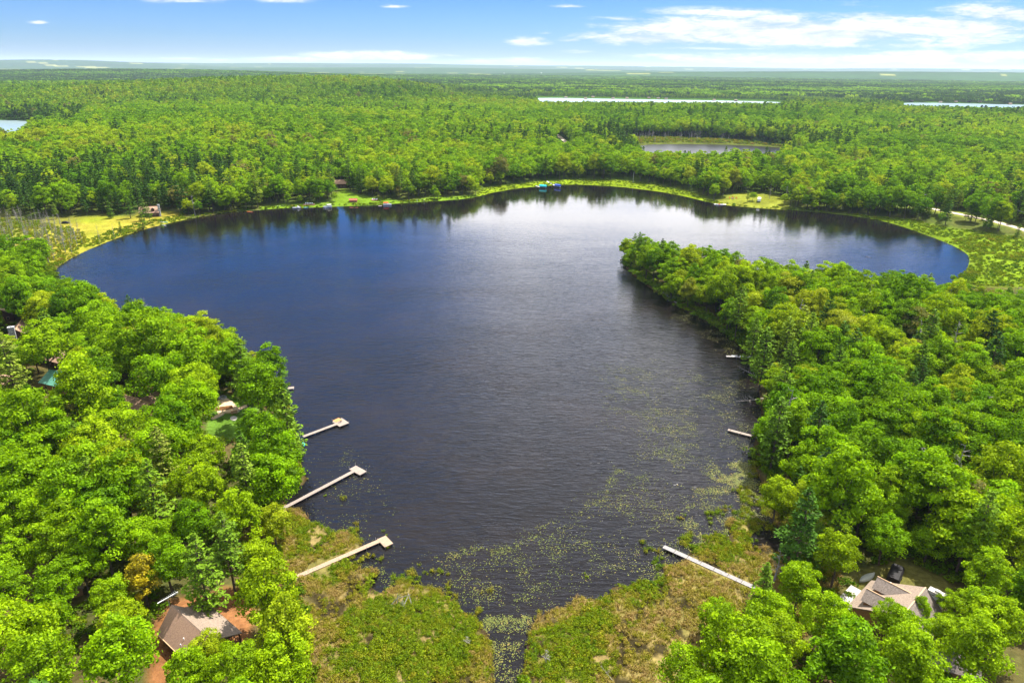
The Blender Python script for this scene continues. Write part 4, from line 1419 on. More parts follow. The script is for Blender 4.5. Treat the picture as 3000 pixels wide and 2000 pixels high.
e = MB(); e.slab((-3.8, -.3, 2.3), (0, -.3, 5.25), (0, 8, 5.25), (-3.8, 8, 2.3), .14); e.slab((.004, -.3, 5.25), (3.8, -.3, 2.3), (3.8, 8, 2.3), (.004, 8, 5.25), .14)
e.build('wing_roof', M['roof_grey'], ld, (4.6, -5.4, 0), math.radians(-62))
for y_ in (-3.6, 0, 3.6):
    window(ld, 'trim', -8.4, y_, .8, 1.6, 1.4, 'x', -1)
for yc in (2.6, -2.4):
    window(ld, 'trim', -7.0, yc, 3.9, 1.3, 1.1, 'x', -1)
door(ld, 'trim', -8.4, 1.8, .05, 'x', -1)
MB().box(-12.2, -9.0, -3.9, 4.2, -.35, .12).build('terrace', M['concrete'], ld)
MB().box(6.0, 9.0, -10.4, -7.6, -.35, .10).build('back_step', M['concrete'], ld)
MB().tube([(-5.5, hy - 1.2, 4.2), (-5.5, hy - 1.2, 5.2)], .1, 8).build('vent_pipe', M['white'], ld)
landmark('tan and grey shingled lodge', oc)

p0 = at(2056, 1322, 2.4)
cv_ = thing('covered_trailer', 'low utility trailer under a black cover beside the lodge', 'trailer', (p0[0], p0[1], tz(p0[0], p0[1])), math.radians(-38))
MB().prism([(-1.2, .45), (1.2, .45), (1.25, 1.0), (.9, 1.5), (-.9, 1.5), (-1.25, 1.0)], -2.6, 2.6).build('cover', M['black'], cv_)
MB().box(-1.15, 1.15, -2.5, 2.5, .32, .44).build('bed', M['steel'], cv_)
MB().tube([(0, 2.5, .38), (0, 4.0, .38)], .05, 6).build('drawbar', M['steel'], cv_)
for sx in (-1.22, 1.22):
    MB().tube([(sx - .09, 0, .3), (sx + .09, 0, .3)], .31, 14).build('wheel', M['black'], cv_)


# ------------------------------------------------------------------ boats
def hull_mesh(L, W, H, inverted=False, square=False, n=12):
    v, f = [], []
    prof = [(-1, 1), (-.92, .45), (-.6, .08), (0, 0), (.6, .08), (.92, .45), (1, 1)]
    for i in range(n + 1):
        s = i / n
        k = (1 - abs(2 * s - 1) ** 2.4) if not square else min(1, (1 - s ** 3.2) * 1.0)
        k = max(k, .02)
        rise = .25 * abs(2 * s - 1) ** 3 if not square else .25 * s ** 3
        for (a_, b_) in prof:
            zz = H * (b_ * (1 - rise * .3) + rise) if True else 0
            v.append((a_ * W / 2 * k, (s - .5) * L, zz))
    m_ = len(prof)
    for i in range(n):
        for j in range(m_ - 1):
            f.append((i * m_ + j, i * m_ + j + 1, (i + 1) * m_ + j + 1, (i + 1) * m_ + j))
    f.append(tuple(range(m_))); f.append(tuple(n * m_ + j for j in reversed(range(m_))))
    if inverted:
        v = [(x, y, H * 1.25 - z) for x, y, z in v]
    return v, f


def smooth_obj(name, vf, mat, parent=None, loc=None, rot=0.0):
    return link(name, new_mesh(name, vf[0], vf[1], mat, True), parent, loc, rot)


p0 = at(1993, 1320, 2.2)
cn = thing('rowing_boat', 'pale grey aluminium rowing boat lying upside down on the grass by the lodge', 'boat', (p0[0], p0[1], tz(p0[0], p0[1]) + .02), math.atan2(*(at(2012, 1311, 2) - at(1973, 1331, 2))[[1, 0]]) - PI / 2)
smooth_obj('hull', hull_mesh(5.0, 1.45, .55, True), M['canoe'], cn)
MB().tube([(0, -2.2, .70), (0, 2.2, .70)], .03, 5).build('keel', M['steel'], cn)
landmark('upturned grey rowing boat', p0)


def small_boat(name, label, px, py, rot, L, W, H, hullm, z=.02, cat='boat', group=None, inverted=False, parts=()):
    p = at(px, py, z)
    t = thing(name, label, cat, (p[0], p[1], z), rot, group)
    vf = hull_mesh(L, W, H, inverted, square=('motor' in name))
    smooth_obj('hull', vf, M[hullm], t)
    if not inverted:
        MB().box(-W * .36, W * .36, -L * .40, L * .34, H * .30, H * .36).build('floor', M['white'], t)
        for k in (-.2, .15):
            MB().box(-W * .44, W * .44, L * k - .15, L * k + .15, H * .62, H * .72).build('seat', M['trim'], t)
    return t


def kayak(label, px, py, rot, mat, L=3.4):
    g = at(px, py, .4)
    t = thing('kayak', label, 'kayak', (g[0], g[1], max(tz(g[0], g[1]), 0) + .02), rot)
    smooth_obj('hull', hull_mesh(L, .75, .30), M[mat], t)
    v, f = hull_mesh(L * .98, .73, .10, True)
    smooth_obj('deck', ([(x, y, z + .27) for x, y, z in v], f), M[mat], t)
    MB().box(-.22, .22, -.55, .35, .36, .42).build('cockpit', M['black'], t)


kayak('white kayak on the meadow shore, closest of three to the log cabin', 373, 511, 1.2, 'white', 4.2)
kayak('teal kayak lying beside two white kayaks on the meadow shore', 382, 511, 1.2, 'tealp', 3.6)
kayak('white kayak at the water edge below the teal kayak', 376, 517, 1.25, 'white', 4.4)
kayak('blue kayak pulled up on the grassy bank below the pines', 513, 485, 1.4, 'skyblue', 4.0)
kayak('turquoise kayak half hidden by foliage below the orange-platform dock', 697, 1019, .4, 'teal', 2.6)

t = small_boat('pedal_boat', 'red-orange pedal boat at the far shore, alone below dead-topped trees', 574, 487.5, 1.45, 4.6, 1.8, .5, 'orange')
t = small_boat('motor_boat', 'white motor boat pulled up on the green bank', 646, 474.5, -1.4, 5.4, 2.0, .8, 'white')
MB().hexa([(-.7, .3, .8), (.7, .3, .8), (.7, .5, .8), (-.7, .5, .8), (-.55, .1, 1.35), (.55, .1, 1.35), (.55, .15, 1.35), (-.55, .15, 1.35)]).build('windscreen', M['glass'], t)
t = small_boat('motor_boat', 'white motor boat with a raised bow cabin moored by a leaning pole', 682, 479, -1.3, 6.2, 2.2, .9, 'white')
MB().hexa([(-.8, .2, .85), (.8, .2, .85), (.8, 2.0, .85), (-.8, 2.0, .85), (-.6, .4, 1.75), (.6, .4, 1.75), (.5, 1.5, 1.6), (-.5, 1.5, 1.6)]).build('cabin', M['white'], t)
t = small_boat('pedal_boat', 'small turquoise and white pedal boat next to the stone deck', 703, 478, -1.3, 3.4, 1.8, .55, 'tealp')


def pontoon(label, px, py, rot, canopy, L=6.5, W=2.5):
    p = at(px, py, .2)
    t = thing('pontoon_boat', label, 'boat', (p[0], p[1], 0), rot)
    for sx in (-.85, .85):
        smooth_obj('pontoon', (lambda m_: (m_.v, m_.f))(MB().tube([(sx, -L / 2, .12), (sx, L / 2 - .5, .12), (sx, L / 2, .28)], [.3, .3, .06], 10)), M['steel'], t)
    MB().box(-W / 2, W / 2, -L / 2, L / 2 - .3, .42, .50).build('deck', M['white'], t)
    f = MB()
    for a_ in ((-W / 2, -W / 2 + .05, -L / 2, L / 2 - .3), (W / 2 - .05, W / 2, -L / 2, L / 2 - .3), (-W / 2 + .051, W / 2 - .051, L / 2 - .36, L / 2 - .3), (-W / 2 + .051, W / 2 - .051, -L / 2, -L / 2 + .05)):
        f.box(a_[0], a_[1], a_[2], a_[3], .502, 1.15)
    f.build('fence', M['white'], t)
    for sy in (-L * .32, L * .22):
        MB().box(-W / 2 + .15, W / 2 - .9, sy - .35, sy + .35, .51, 1.0).build('bench', M['canoe'], t)
    if canopy:
        c = MB()
        for k in range(8):
            a0, a1 = PI * k / 8, PI * (k + 1) / 8
            x0, x1 = -math.cos(a0) * W * .55, -math.cos(a1) * W * .55
            c.slab((x0, -L * .46, 2.1 + .3 * math.sin(a0)), (x1, -L * .46, 2.1 + .3 * math.sin(a1)), (x1, L * .12, 2.1 + .3 * math.sin(a1)), (x0, L * .12, 2.1 + .3 * math.sin(a0)), .05)
        c.build('canopy', M[canopy], t)
        for sx in (-W * .48, W * .48):
            for sy in (-L * .4, L * .05):
                MB().tube([(sx, sy, 1.15), (sx, sy, 2.1)], .03, 5).build('canopy_pole', M['steel'], t)
    return t


pontoon('white pontoon boat with a grey canopy nosed against the far bank', 752, 476, 2.4, 'canoe')
pontoon('white pontoon boat under a bright red canopy at the far shore', 890, 471, -1.35, 'red')
t = thing('swim_raft', 'tiny pale raft floating beside the red-canopied pontoon boat', 'raft', tuple(at(873, 473.5, 0)), .2)
MB().box(-1.3, 1.3, -.8, .8, .2, .3).build('deck', M['dock'], t)
MB().box(-1.2, 1.2, -.7, -.3, -.1, .198).build('float', M['white'], t); MB().box(-1.2, 1.2, .3, .7, -.1, .198).build('float', M['white'], t)


def boat_lift(label, px, py, rot, mat, L=6.2, W=3.0):
    p = at(px, py, .2)
    t = thing('boat_lift', label, 'boat lift', (p[0], p[1], 0), rot)
    prof = [(-W / 2, 1.3), (-W / 2 + .1, 2.1), (-W * .25, 2.75), (0, 2.95), (W * .25, 2.75), (W / 2 - .1, 2.1), (W / 2, 1.3)]
    MB().prism(prof, -L / 2, L / 2).build('cover', M[mat], t)
    for sx in (-W / 2 + .15, W / 2 - .15):
        for sy in (-L / 2 + .4, L / 2 - .4):
            MB().tube([(sx, sy, -1.2), (sx, sy, 1.5)], .07, 6).build('leg', M['steel'], t)
    smooth_obj('hull', ([(x, y, z + .45) for x, y, z in hull_mesh(L * .9, W * .72, .8, False, True)[0]], hull_mesh(L * .9, W * .72, .8, False, True)[1]), M['white'], t)
    return t


boat_lift('boat lift under a bright turquoise cover beside the marsh point', 1247, 431.5, 1.25, 'teal')
boat_lift('boat lift under a dark blue cover at the end of a slanting dock', 1281, 430, 1.0, 'blue', 5.6, 2.8)
dock('sectional_dock', 'thin white dock slanting across the far marsh to the blue-covered boat lift', (1253, 414.5), (1276, 427), 1.3, 'white', section=3.05, posts=False, landm='slanting white marsh dock')
dock('sectional_dock', 'short white plank dock behind the turquoise-covered boat lift', (1229, 426.5), (1241, 429.5), 1.2, 'white', section=3.05, posts=False, landm='turquoise boat lift')
dock('sectional_dock', 'white dock with a red-seated boat moored by the camp clearing', (1668, 469.5), (1640, 469), 2.2, 'white', section=3.05, posts=False, landm='white dock by the camp clearing')
t = small_boat('motor_boat', 'low white boat with red seats moored along the camp dock', 1652, 471.5, 1.5, 5.2, 1.9, .7, 'white')
MB().box(-.6, .6, -.4, .6, .7, .95).build('cushion', M['red'], t)

# shore decks and sheds on the far bank
p0 = at(710, 470, .8)
t = thing('lakeside_deck', 'low stone and timber deck with chairs at the far bank', 'deck', (p0[0], p0[1], tz(p0[0], p0[1])), .25)
MB().box(-4.2, 4.2, -2.2, 2.2, -.4, .35).build('retaining_wall', M['redroof'], t)
MB().box(-4.0, 4.0, -2.0, 2.0, .352, .42).build('deck', M['dock_tan'], t)
for k in range(5):
    ch = thing('garden_chair', 'pale garden chair in the row on the stone deck of the far bank', 'chair', (p0[0] - 2.6 + k * 1.25, p0[1] + .5, tz(p0[0], p0[1]) + .42), .25, 'chairs on the stone deck')
    MB().box(-.32, .32, -.32, .32, .36, .42).build('seat', M['white'], ch)
    MB().hexa([(-.32, .28, .42), (.32, .28, .42), (.32, .34, .42), (-.32, .34, .42), (-.32, .5, 1.05), (.32, .5, 1.05), (.32, .55, 1.05), (-.32, .55, 1.05)]).build('backrest', M['white'], ch)
    for sx in (-.28, .28):
        for sy in (-.26, .26):
            MB().box(sx - .03, sx + .03, sy - .03, sy + .03, 0, .36).build('leg', M['white'], ch)
p0 = at(812, 465.5, .4)
cabin('boathouse', 'little boathouse with a red-brown roof right at the water edge', (p0[0], p0[1], max(.1, tz(p0[0], p0[1]))), PI / 2 + .1, 1.9, 2.8, 1.7, .9, 'cedar', 'redroof', win=False, cat='shed', lm='red-roofed boathouse')
p0 = at(861, 462, .5)
t = thing('lakeside_deck', 'small red-brown timber deck with white seats above the red-canopied boat', 'deck', (p0[0], p0[1], tz(p0[0], p0[1])), .1)
MB().box(-2.6, 2.6, -1.6, 1.6, -.3, .3).build('deck', M['redroof'], t)
for k in (-1.6, 0, 1.6):
    b = MB().box(k - .45, k + .45, -.4, .4, .302, .75); b.box(k - .45, k + .45, .41, .55, .302, 1.25)
    b.build('seat', M['white'], t)
p0 = at(958, 462.5, .4)
t = thing('mooring_post', 'white mooring post standing in the shallows of the far bank', 'post', (p0[0], p0[1], 0), 0)
MB().tube([(0, 0, -1), (0, 0, 1.6)], [.14, .12], 8).build('shaft', M['white'], t); MB().tube([(0, 0, 1.602), (0, 0, 1.75)], [.18, .08], 8).build('cap', M['white'], t)
p0 = at(974, 462.5, .4)
t = thing('mooring_post', 'white mooring post, closer of the pair to the marsh point', 'post', (p0[0], p0[1], 0), 0)
MB().tube([(0, 0, -1), (0, 0, 1.6)], [.14, .12], 8).build('shaft', M['white'], t); MB().tube([(0, 0, 1.602), (0, 0, 1.75)], [.18, .08], 8).build('cap', M['white'], t)

# camper trailer and fire ring in the camp clearing
p0 = at(1743, 464, 1.5)
cz = tz(p0[0], p0[1])
t = thing('camper_trailer', 'white camper trailer parked in the camp clearing among birches', 'camper', (p0[0], p0[1], cz), math.radians(70))
prof = [(-3.2, .55), (3.0, .55), (3.5, 1.2), (3.4, 2.3), (2.9, 2.85), (-2.8, 2.85), (-3.3, 2.4)]
d = MB().prism(prof, -1.2, 1.2); d.build('body', M['white'], t, None)
for k in (-2.1, -.2, 1.7):
    for sg in (-1, 1):
        window(t, 'black', k, sg * 1.2, 1.45, 1.0, .75, 'y', sg)
door(t, 'canoe', .8, -1.2, .6, 'y', -1)
for sy in (-1.1, 1.1):
    for k in (-.5, .35):
        MB().tube([(k, sy - .12, .36), (k, sy + .12, .36)], .36, 14).build('wheel', M['black'], t)
MB().tube([(3.3, 0, .6), (4.5, 0, .5)], .06, 6).build('drawbar', M['steel'], t)
landmark('white camper trailer', p0)
p0 = at(1683, 459, 1)
cz = tz(p0[0], p0[1])
for k in range(6):
    a_ = k * PI / 3 + .3
    ch = thing('camp_chair', 'orange-red camp chair set round the fire ring in the camp clearing', 'chair', (p0[0] + 3 * math.cos(a_), p0[1] + 3 * math.sin(a_), cz), a_ - PI / 2, 'camp chairs round the fire ring')
    MB().box(-.35, .35, -.35, .35, .35, .42).build('seat', M['orange'], ch)
    MB().box(-.35, .35, .3, .36, .421, 1.0).build('backrest', M['orange'], ch)
    for sx in (-.3, .3):
        MB().tube([(sx, -.3, 0), (sx, .3, .35)], .03, 4).build('leg', M['steel'], ch)
rg = MB()
for k in range(12):
    a_ = k * PI / 6
    rg.tube([(1.0 * math.cos(a_), 1.0 * math.sin(a_), -.1), (1.0 * math.cos(a_), 1.0 * math.sin(a_), .3)], [.26, .2], 6)
tag(rg.build('fire_ring', M['stone'], None, (p0[0], p0[1], cz)), 'ring of stones round the camp fire in the far clearing', 'fire ring')
landmark('camp fire ring', p0)

# patio with fire pit on the west shore
def sheet(name, pts, mat, lift, z=2.0, kind='structure'):
    q = [at(x, y, z)[:2] for x, y in pts]
    P = smooth_poly(np.array(q), 2)
    zz = terrain(P[:, 0], P[:, 1])
    c = P.mean(0); zc = max(tz(c[0], c[1]), zz.mean())
    V = [(c[0], c[1], zc + lift)] + [(x, y, zc + lift) for (x, y) in P]
    n = len(P)
    F_ = [(0, 1 + i, 1 + (i + 1) % n) for i in range(n)]
    lowV = [(x, y, zc - 1.2) for (x, y) in P]
    F_ += [(1 + i, n + 1 + i, n + 1 + (i + 1) % n, 1 + (i + 1) % n) for i in range(n)]
    o = link(name, new_mesh(name, V + lowV, F_, mat))
    return tag(o, kind=kind), zc + lift


_, pz = sheet('patio', [(486, 938), (497, 920), (515, 912), (532, 920), (545, 935), (552, 942), (535, 947), (512, 950), (492, 948)], M['sand'], .28)
sheet('path', [(484, 962), (505, 951), (514, 946), (517, 950), (508, 957), (489, 967)], M['sand'], .262)
sheet('path', [(535, 940), (556, 929), (570, 924), (572, 928), (556, 935), (542, 945)], M['sand'], .255)
sheet('path', [(527, 958), (537, 953), (547, 958), (540, 965), (530, 963)], M['concrete'], .25)
p0 = at(511, 913, 2.3)
rg = MB()
for k in range(14):
    a_ = k * PI / 7
    rg.tube([(1.05 * math.cos(a_), 1.05 * math.sin(a_), -.1), (1.05 * math.cos(a_), 1.05 * math.sin(a_), .42)], [.27, .2], 6)
tag(rg.build('fire_pit', M['stone'], None, (p0[0], p0[1], pz)), 'dark stone fire pit at the top of the sandy patio', 'fire pit')
p0 = at(511, 937, 2.3)
sx_ = MB()
for k in range(5):
    sx_.box(-3.2 + k * .35, 3.2 - k * .1, -1.3 + k * .5, -1.3 + k * .5 + .18, .0, .12 + .04 * k)
tag(sx_.build('timber_steps', M['cedar'], None, (p0[0], p0[1], pz + .004), math.radians(18)), 'orange timber steps laid across the sandy patio', 'steps')
p0 = at(538, 948, 2.3)
pt = thing('picnic_table', 'orange-brown picnic table beside the sandy patio', 'table', (p0[0], p0[1], pz - .05), .4)
MB().box(-.9, .9, -.4, .4, .70, .76).build('tabletop', M['cedar'], pt)
for sy in (-.75, .75):
    MB().box(-.9, .9, sy - .15, sy + .15, .42, .47).build('bench', M['cedar'], pt)
for sx in (-.6, .6):
    MB().tube([(sx, -.8, -.1), (sx, -.2, .70)], .05, 4).build('leg', M['cedar'], pt); MB().tube([(sx, .8, -.1), (sx, .2, .70)], .05, 4).build('leg', M['cedar'], pt)
landmark('sandy patio', at(515, 935, 2))

# cabins half hidden in the west woods
q0 = at(52, 778, 3)
cabin('stone_chimney_cabin', 'brown cabin with a broad stone chimney almost buried in the west woods', (q0[0], q0[1], 2.4), math.radians(25), 4.0, 5.5, 3.2, 3.2, 'log', 'roof', (-1.2, -6.1, 2.0, 7.6), lm='stone-chimneyed cabin')
q0 = at(138, 830, 3)
cabin('hidden_cabin', 'low cabin whose pale roof corner shows behind a broad crown in the west woods', (q0[0], q0[1], 2.4), math.radians(65), 3.6, 5.2, 2.8, 2.2, 'log', 'roof', lm='half-hidden low cabin')
q0 = at(152, 886, 3)
cabin('green_roof_cabin', 'cabin with a blue-green metal roof behind a big yellow-green tree', (q0[0], q0[1], 2.4), math.radians(70), 4.2, 5.5, 3.0, 2.4, 'cedar', 'roof_green', lm='green-roofed cabin')
q0 = at(8, 893, 3)
cabin('brown_roof_cabin', 'cabin with a plain brown roof cut by the picture edge behind a tall grey pine', (q0[0], q0[1], 2.4), math.radians(60), 4.2, 5.5, 2.8, 2.2, 'log', 'roof', lm='plain brown-roofed cabin')
q0 = at(4, 730, 3)
cabin('tan_roof_cabin', 'cabin with a tan roof tip highest up in the west woods', (q0[0], q0[1], 2.4), math.radians(40), 4, 5, 3, 2.6, 'log', 'roof_tan', lm='tan-roofed cabin')
q0 = at(322, 950, 3)
cg = cabin('cross_gable_cabin', 'grey-brown cross-gabled cabin between big crowns inland of the sandy patio', (q0[0], q0[1], 2.2), math.radians(62), 3.8, 5.6, 3.0, 2.8, 'cedar', 'roof', lm='cross-gabled cabin')
wb = gable_wall(MB(), 2.4, 3.0, -.6, 2.9, 4.6); wb.build('wing_wall', M['cedar'], cg, (4.2, 1.6, 0), math.radians(-90))
gable(MB(), 2.4, 3.4, 2.9, 4.85).build('wing_roof', M['roof'], cg, (4.2, 1.6, 0), math.radians(-90))
q0 = at(170, 1360, 2.5)
cabin('garden_shed', 'tiny tan-roofed shed glimpsed under crowns west of the steep-roofed cabin', (q0[0], q0[1], tz(q0[0], q0[1])), .6, 1.5, 2.0, 2.1, 1.0, 'cedar', 'roof_tan', win=False, cat='shed', lm='tiny tan-roofed shed')

# far shore cabins
q0 = at(345, 489, 2.5)
cabin('log_cabin', 'dark log cabin with two roof dormers and a stone chimney above the meadow', (q0[0], q0[1], tz(q0[0], q0[1])), math.radians(-72), 4.4, 6.0, 3.2, 3.4, 'log', 'roof', (3.0, 6.5, 1.5, 8.0), dormers=((4, -2.6), (4, 2.6)), lm='dormered log cabin')
q0 = at(783, 424, 5)
cabin('brown_cabin', 'dark brown cabin up a grassy clearing on the far bank', (q0[0], q0[1], tz(q0[0], q0[1])), math.radians(-78), 4.2, 5.0, 3.6, 2.8, 'log', 'roof', lm='brown cabin up the clearing')
p0 = at(150, 511, 1.2)
car = thing('parked_car', 'black car parked at the edge of the yellow meadow', 'car', (p0[0], p0[1], tz(p0[0], p0[1])), math.radians(4))
MB().prism([(-2.3, .35), (2.3, .35), (2.35, .8), (1.5, .98), (.9, 1.5), (-1.3, 1.5), (-2.1, 1.0), (-2.35, .85)], -.9, .9).build('body', M['black'], car)
for sy in (-.92, .92):
    MB().hexa([(-1.5, sy - .01, 1.0), (1.2, sy - .01, 1.0), (1.2, sy + .01, 1.0), (-1.5, sy + .01, 1.0), (-1.15, sy - .01, 1.42), (.8, sy - .01, 1.42), (.8, sy + .01, 1.42), (-1.15, sy + .01, 1.42)]).build('window', M['glass'], car)
    for sx in (-1.4, 1.4):
        MB().tube([(sx, sy - .1, .34), (sx, sy + .06, .34)], .34, 14).build('wheel', M['black'], car)
landmark('black parked car', p0)

# ------------------------------------------------------------------ road, track, power line
def strip(name, L, wd, mat, lift):
    pts = []
    for (a_, b_) in zip(L[:-1], L[1:]):
        n = max(2, int(np.linalg.norm(b_ - a_) / 4))
        for i in range(n):
            pts.append(a_ + (b_ - a_) * i / n)
    pts.append(L[-1]); pts = np.array(pts)
    d = np.gradient(pts, axis=0); d /= np.linalg.norm(d, axis=1, keepdims=True)
    nrm = np.stack([-d[:, 1], d[:, 0]], 1)
    zz = terrain(pts[:, 0], pts[:, 1]) + lift
    V = []
    for p, n_, z_ in zip(pts, nrm, zz):
        for o_, dz in ((-wd / 2 - .5, -.6), (-wd / 2, 0), (wd / 2, 0), (wd / 2 + .5, -.6)):
            V.append((*(p + n_ * o_), z_ + dz))
    F_ = []
    for i in range(len(pts) - 1):
        for k in range(3):
            F_.append((i * 4 + k, i * 4 + k + 1, i * 4 + 5 + k, i * 4 + 4 + k))
    tag(link(name, new_mesh(name, V, F_, mat)), kind='structure')


strip('road', ROAD, 5.0, M['gravel'], .3)
strip('track', TRACK, 5.5, M['gravel'], .35)

pole_pts = []
for k, (x, y, lb) in enumerate([(2060, 441, 'wooden power pole where the wire leaves the woods above the road'), (2268, 452, 'wooden power pole midway along the wire above the gravel road'), (2375, 494, 'wooden power pole past the bend of the gravel road')]):
    p0 = at(x, y, 12)
    g_ = tz(p0[0], p0[1])
    t = thing('power_pole', lb, 'power pole', (p0[0], p0[1], g_), .5)
    MB().tube([(0, 0, -.5), (0, 0, 12.6 - g_)], [.16, .11], 8).build('shaft', M['bark_grey'], t)
    MB().box(-1.1, 1.1, -.07, .07, 11.7 - g_, 11.85 - g_).build('crossarm', M['bark_grey'], t)
    pole_pts.append((p0[0], p0[1], 11.9))
mbw = MB()
for a_, b_ in zip(pole_pts[:-1], pole_pts[1:]):
    for off in (-1.0, 1.0):
        pts = []
        for i in range(13):
            f = i / 12
            pts.append((a_[0] + (b_[0] - a_[0]) * f + off * .8, a_[1] + (b_[1] - a_[1]) * f + off * .5, a_[2] + (b_[2] - a_[2]) * f - 4 * .9 * f * (1 - f)))
        mbw.tube(pts, .05, 4)
tag(mbw.build('power_line', M['wire']), 'sagging grey power line strung along the gravel road', 'power line')

# ------------------------------------------------------------------ dead wood
SN = []
for i in range(5):
    t_, b_ = snag(200 + i, 9.0, 26, 1.5)
    SN.append((new_mesh('dead_trunk', t_.v, t_.f, M['bark_grey']), new_mesh('dead_branches', b_.v, b_.f, M['bark_grey'])))


def dead_tree(label, x, y, H, k, rot, group=None, z=None, squash=1.0, tiltx=0.0):
    t = thing('dead_tree', label, 'dead tree', (x, y, (tz(x, y) if z is None else z)), rot, group)
    t.scale = (squash * H / 9, squash * H / 9, H / 9)
    t.rotation_euler = (tiltx, 0, rot)
    link('trunk', SN[k][0], t); link('branches', SN[k][1], t)
    return t


MARSH_DEAD = poly([(-25, 640), (-25, 500), (45, 505), (95, 512), (150, 520), (190, 535), (205, 560), (150, 598), (100, 612), (70, 632)])
Xs, Ys = grid(7.0, 150, 700, 44, .6, seed=9)
k_ = inside(MARSH_DEAD, Xs, Ys) & (sdist(LAKE, Xs, Ys) > 4)
Xs, Ys = Xs[k_], Ys[k_]
idx = RNG.permutation(len(Xs))[:110]
for i in idx:
    dead_tree('bare grey dead tree standing in the drowned tan marsh west of the meadow', Xs[i], Ys[i], float(RNG.uniform(6.5, 12.5)), int(RNG.integers(5)), float(RNG.uniform(0, 6.28)), 'dead trees in the drowned marsh', squash=float(RNG.uniform(.65, 1.1)), tiltx=float(RNG.normal() * .07))
Xs, Ys = grid(15.0, 130, 345, 40, .6, seed=33)
k_ = (Xs > 50) & (sdist(LAKE, Xs, Ys) > 4) & (sdist(MARSH_NEAR, Xs, Ys) > 3) & (sdist(YARD_EAST, Xs, Ys) > 4) & (sdist(MARSH_EAST, Xs, Ys) > 4)
Xs, Ys = Xs[k_], Ys[k_]
for i in RNG.permutation(len(Xs))[:30]:
    dead_tree('pale bare snag poking up between the green crowns of the peninsula woods', Xs[i], Ys[i], float(RNG.uniform(14.5, 19)), int(RNG.integers(5)), float(RNG.uniform(0, 6.28)), 'snags in the peninsula woods', squash=float(RNG.uniform(.9, 1.5)), tiltx=float(RNG.normal() * .06))
PD = poly([(1385, 322), (1425, 313), (1500, 311), (1600, 315), (1690, 321), (1700, 328), (1560, 327), (1440, 332)])
Xs, Ys = grid(6.5, 900, 1300, 30, seed=19)
k_ = inside(PD, Xs, Ys)
Xs, Ys = Xs[k_], Ys[k_]
for i in RNG.permutation(len(Xs))[:95]:
    dead_tree('pale grey dead tree standing in the marsh behind the small pond', Xs[i], Ys[i], float(RNG.uniform(7, 12)), int(RNG.integers(5)), float(RNG.uniform(0, 6.28)), 'dead trees behind the pond', squash=1.6)
for (x, y, H, lb, sq) in [(228, 553, 11, 'slim dead trunk at the meadow edge, tallest of the bare trees by the bank', .6), (263, 545, 10, 'straight bare trunk on the meadow closest to the small pine', .6), (335, 715, 9, 'white forked dead tree rising from the west shore canopy', .9),
                          (448, 492, 14, 'silver-grey dead conifer on the far bank east of the log cabin', 1.5), (1803, 466, 13, 'white forked birch snag beyond the camper trailer', 1.0), (1766, 462, 12, 'slender white birch snag behind the camper trailer', .8),
                          (1073, 1478, 2.6, 'small bleached dead bush alone among the green marsh shrubs', 2.0), (1254, 1520, 3.8, 'bleached many-branched dead bush by the weedy channel', 1.7), (925, 1392, 2.6, 'short dead stump with sticks at the shrubby marsh edge', 1.4),
                          (2105, 800, 9, 'leaning white dead birch sticking out of the peninsula canopy', .7), (1912, 700, 16, 'tall pale dead trunk rising above the peninsula crowns', .6), (1778, 1330, 8, 'grey dead tree overhanging the long sectional dock', 1.5)]:
    p0 = at(x, y, 1.0)
    dead_tree(lb, p0[0], p0[1], H, int(RNG.integers(5)), float(RNG.uniform(0, 6.28)), None, None, sq)
p0 = at(1454, 418, 1.0)
t = thing('bare_pole', 'tall pale bare pole standing in the far marsh', 'pole', (p0[0], p0[1], tz(p0[0], p0[1])))
MB().tube([(0, 0, -.5), (.05, 0, 5), (.25, 0, 9.5)], [.20, .17, .10], 8).build('shaft', M['bark_pale'], t)
MB().tube([(.1, 0, 6.0), (.7, .2, 6.9)], [.07, .03], 5).build('stub', M['bark_pale'], t)


def fallen(label, a, b, k, zz=.15):
    A, B = at(a[0], a[1], zz), at(b[0], b[1], zz)
    d = B - A; L = float(np.linalg.norm(d))
    t = thing('fallen_tree', label, 'fallen tree', tuple(A), 0)
    t.rotation_euler = (math.radians(86), 0, math.atan2(d[1], d[0]) + PI / 2)
    t.scale = (L / 9 * 1.1, L / 9 * 1.1, L / 9)
    link('trunk', SN[k][0], t); link('branches', SN[k][1], t)


fallen('grey fallen tree reaching from the peninsula shore into the water under the white dock', (1752, 872), (1692, 845), 0)
fallen('forked grey fallen tree with bare limbs in the water below the leafy overhang', (1750, 915), (1690, 930), 1)
fallen('fallen grey trunk at the peninsula tip lying in the dark water', (1560, 700), (1520, 678), 2)
fallen('tangled grey brush pile tree fallen along the lily-covered east bank', (1800, 1165), (1725, 1145), 3, .3)
fallen('bleached forked trunk lying in the tan grass at the bottom marsh', (1405, 1560), (1372, 1522), 4, .5)
fallen('dark log afloat in the open east bay', (2000, 592), (1984, 588), 2, .05)
tp = at(925, 1386, .5)
t = thing('stick_tripod', 'bleached driftwood sticks leaning together at the shrubby marsh edge', 'sticks', tuple(tp))
for (a_, b_) in (((-2.4, -.6, 0), (-.5, .8, 1.6)), ((-.9, 1.2, .4), (1.5, .9, 1.5)), ((1.9, -.5, 0), (.9, 1.2, 1.8)), ((-1.0, -.2, .2), (-1.0, .5, 2.2)), ((.2, -1, 0), (1.1, 1.2, 1.4))):
    MB().tube([a_, tuple((np.array(a_) + np.array(b_)) / 2 + np.array([.05, 0, .08])), b_], [.09, .07, .04], 5).build('stick', M['bark_grey'], t)

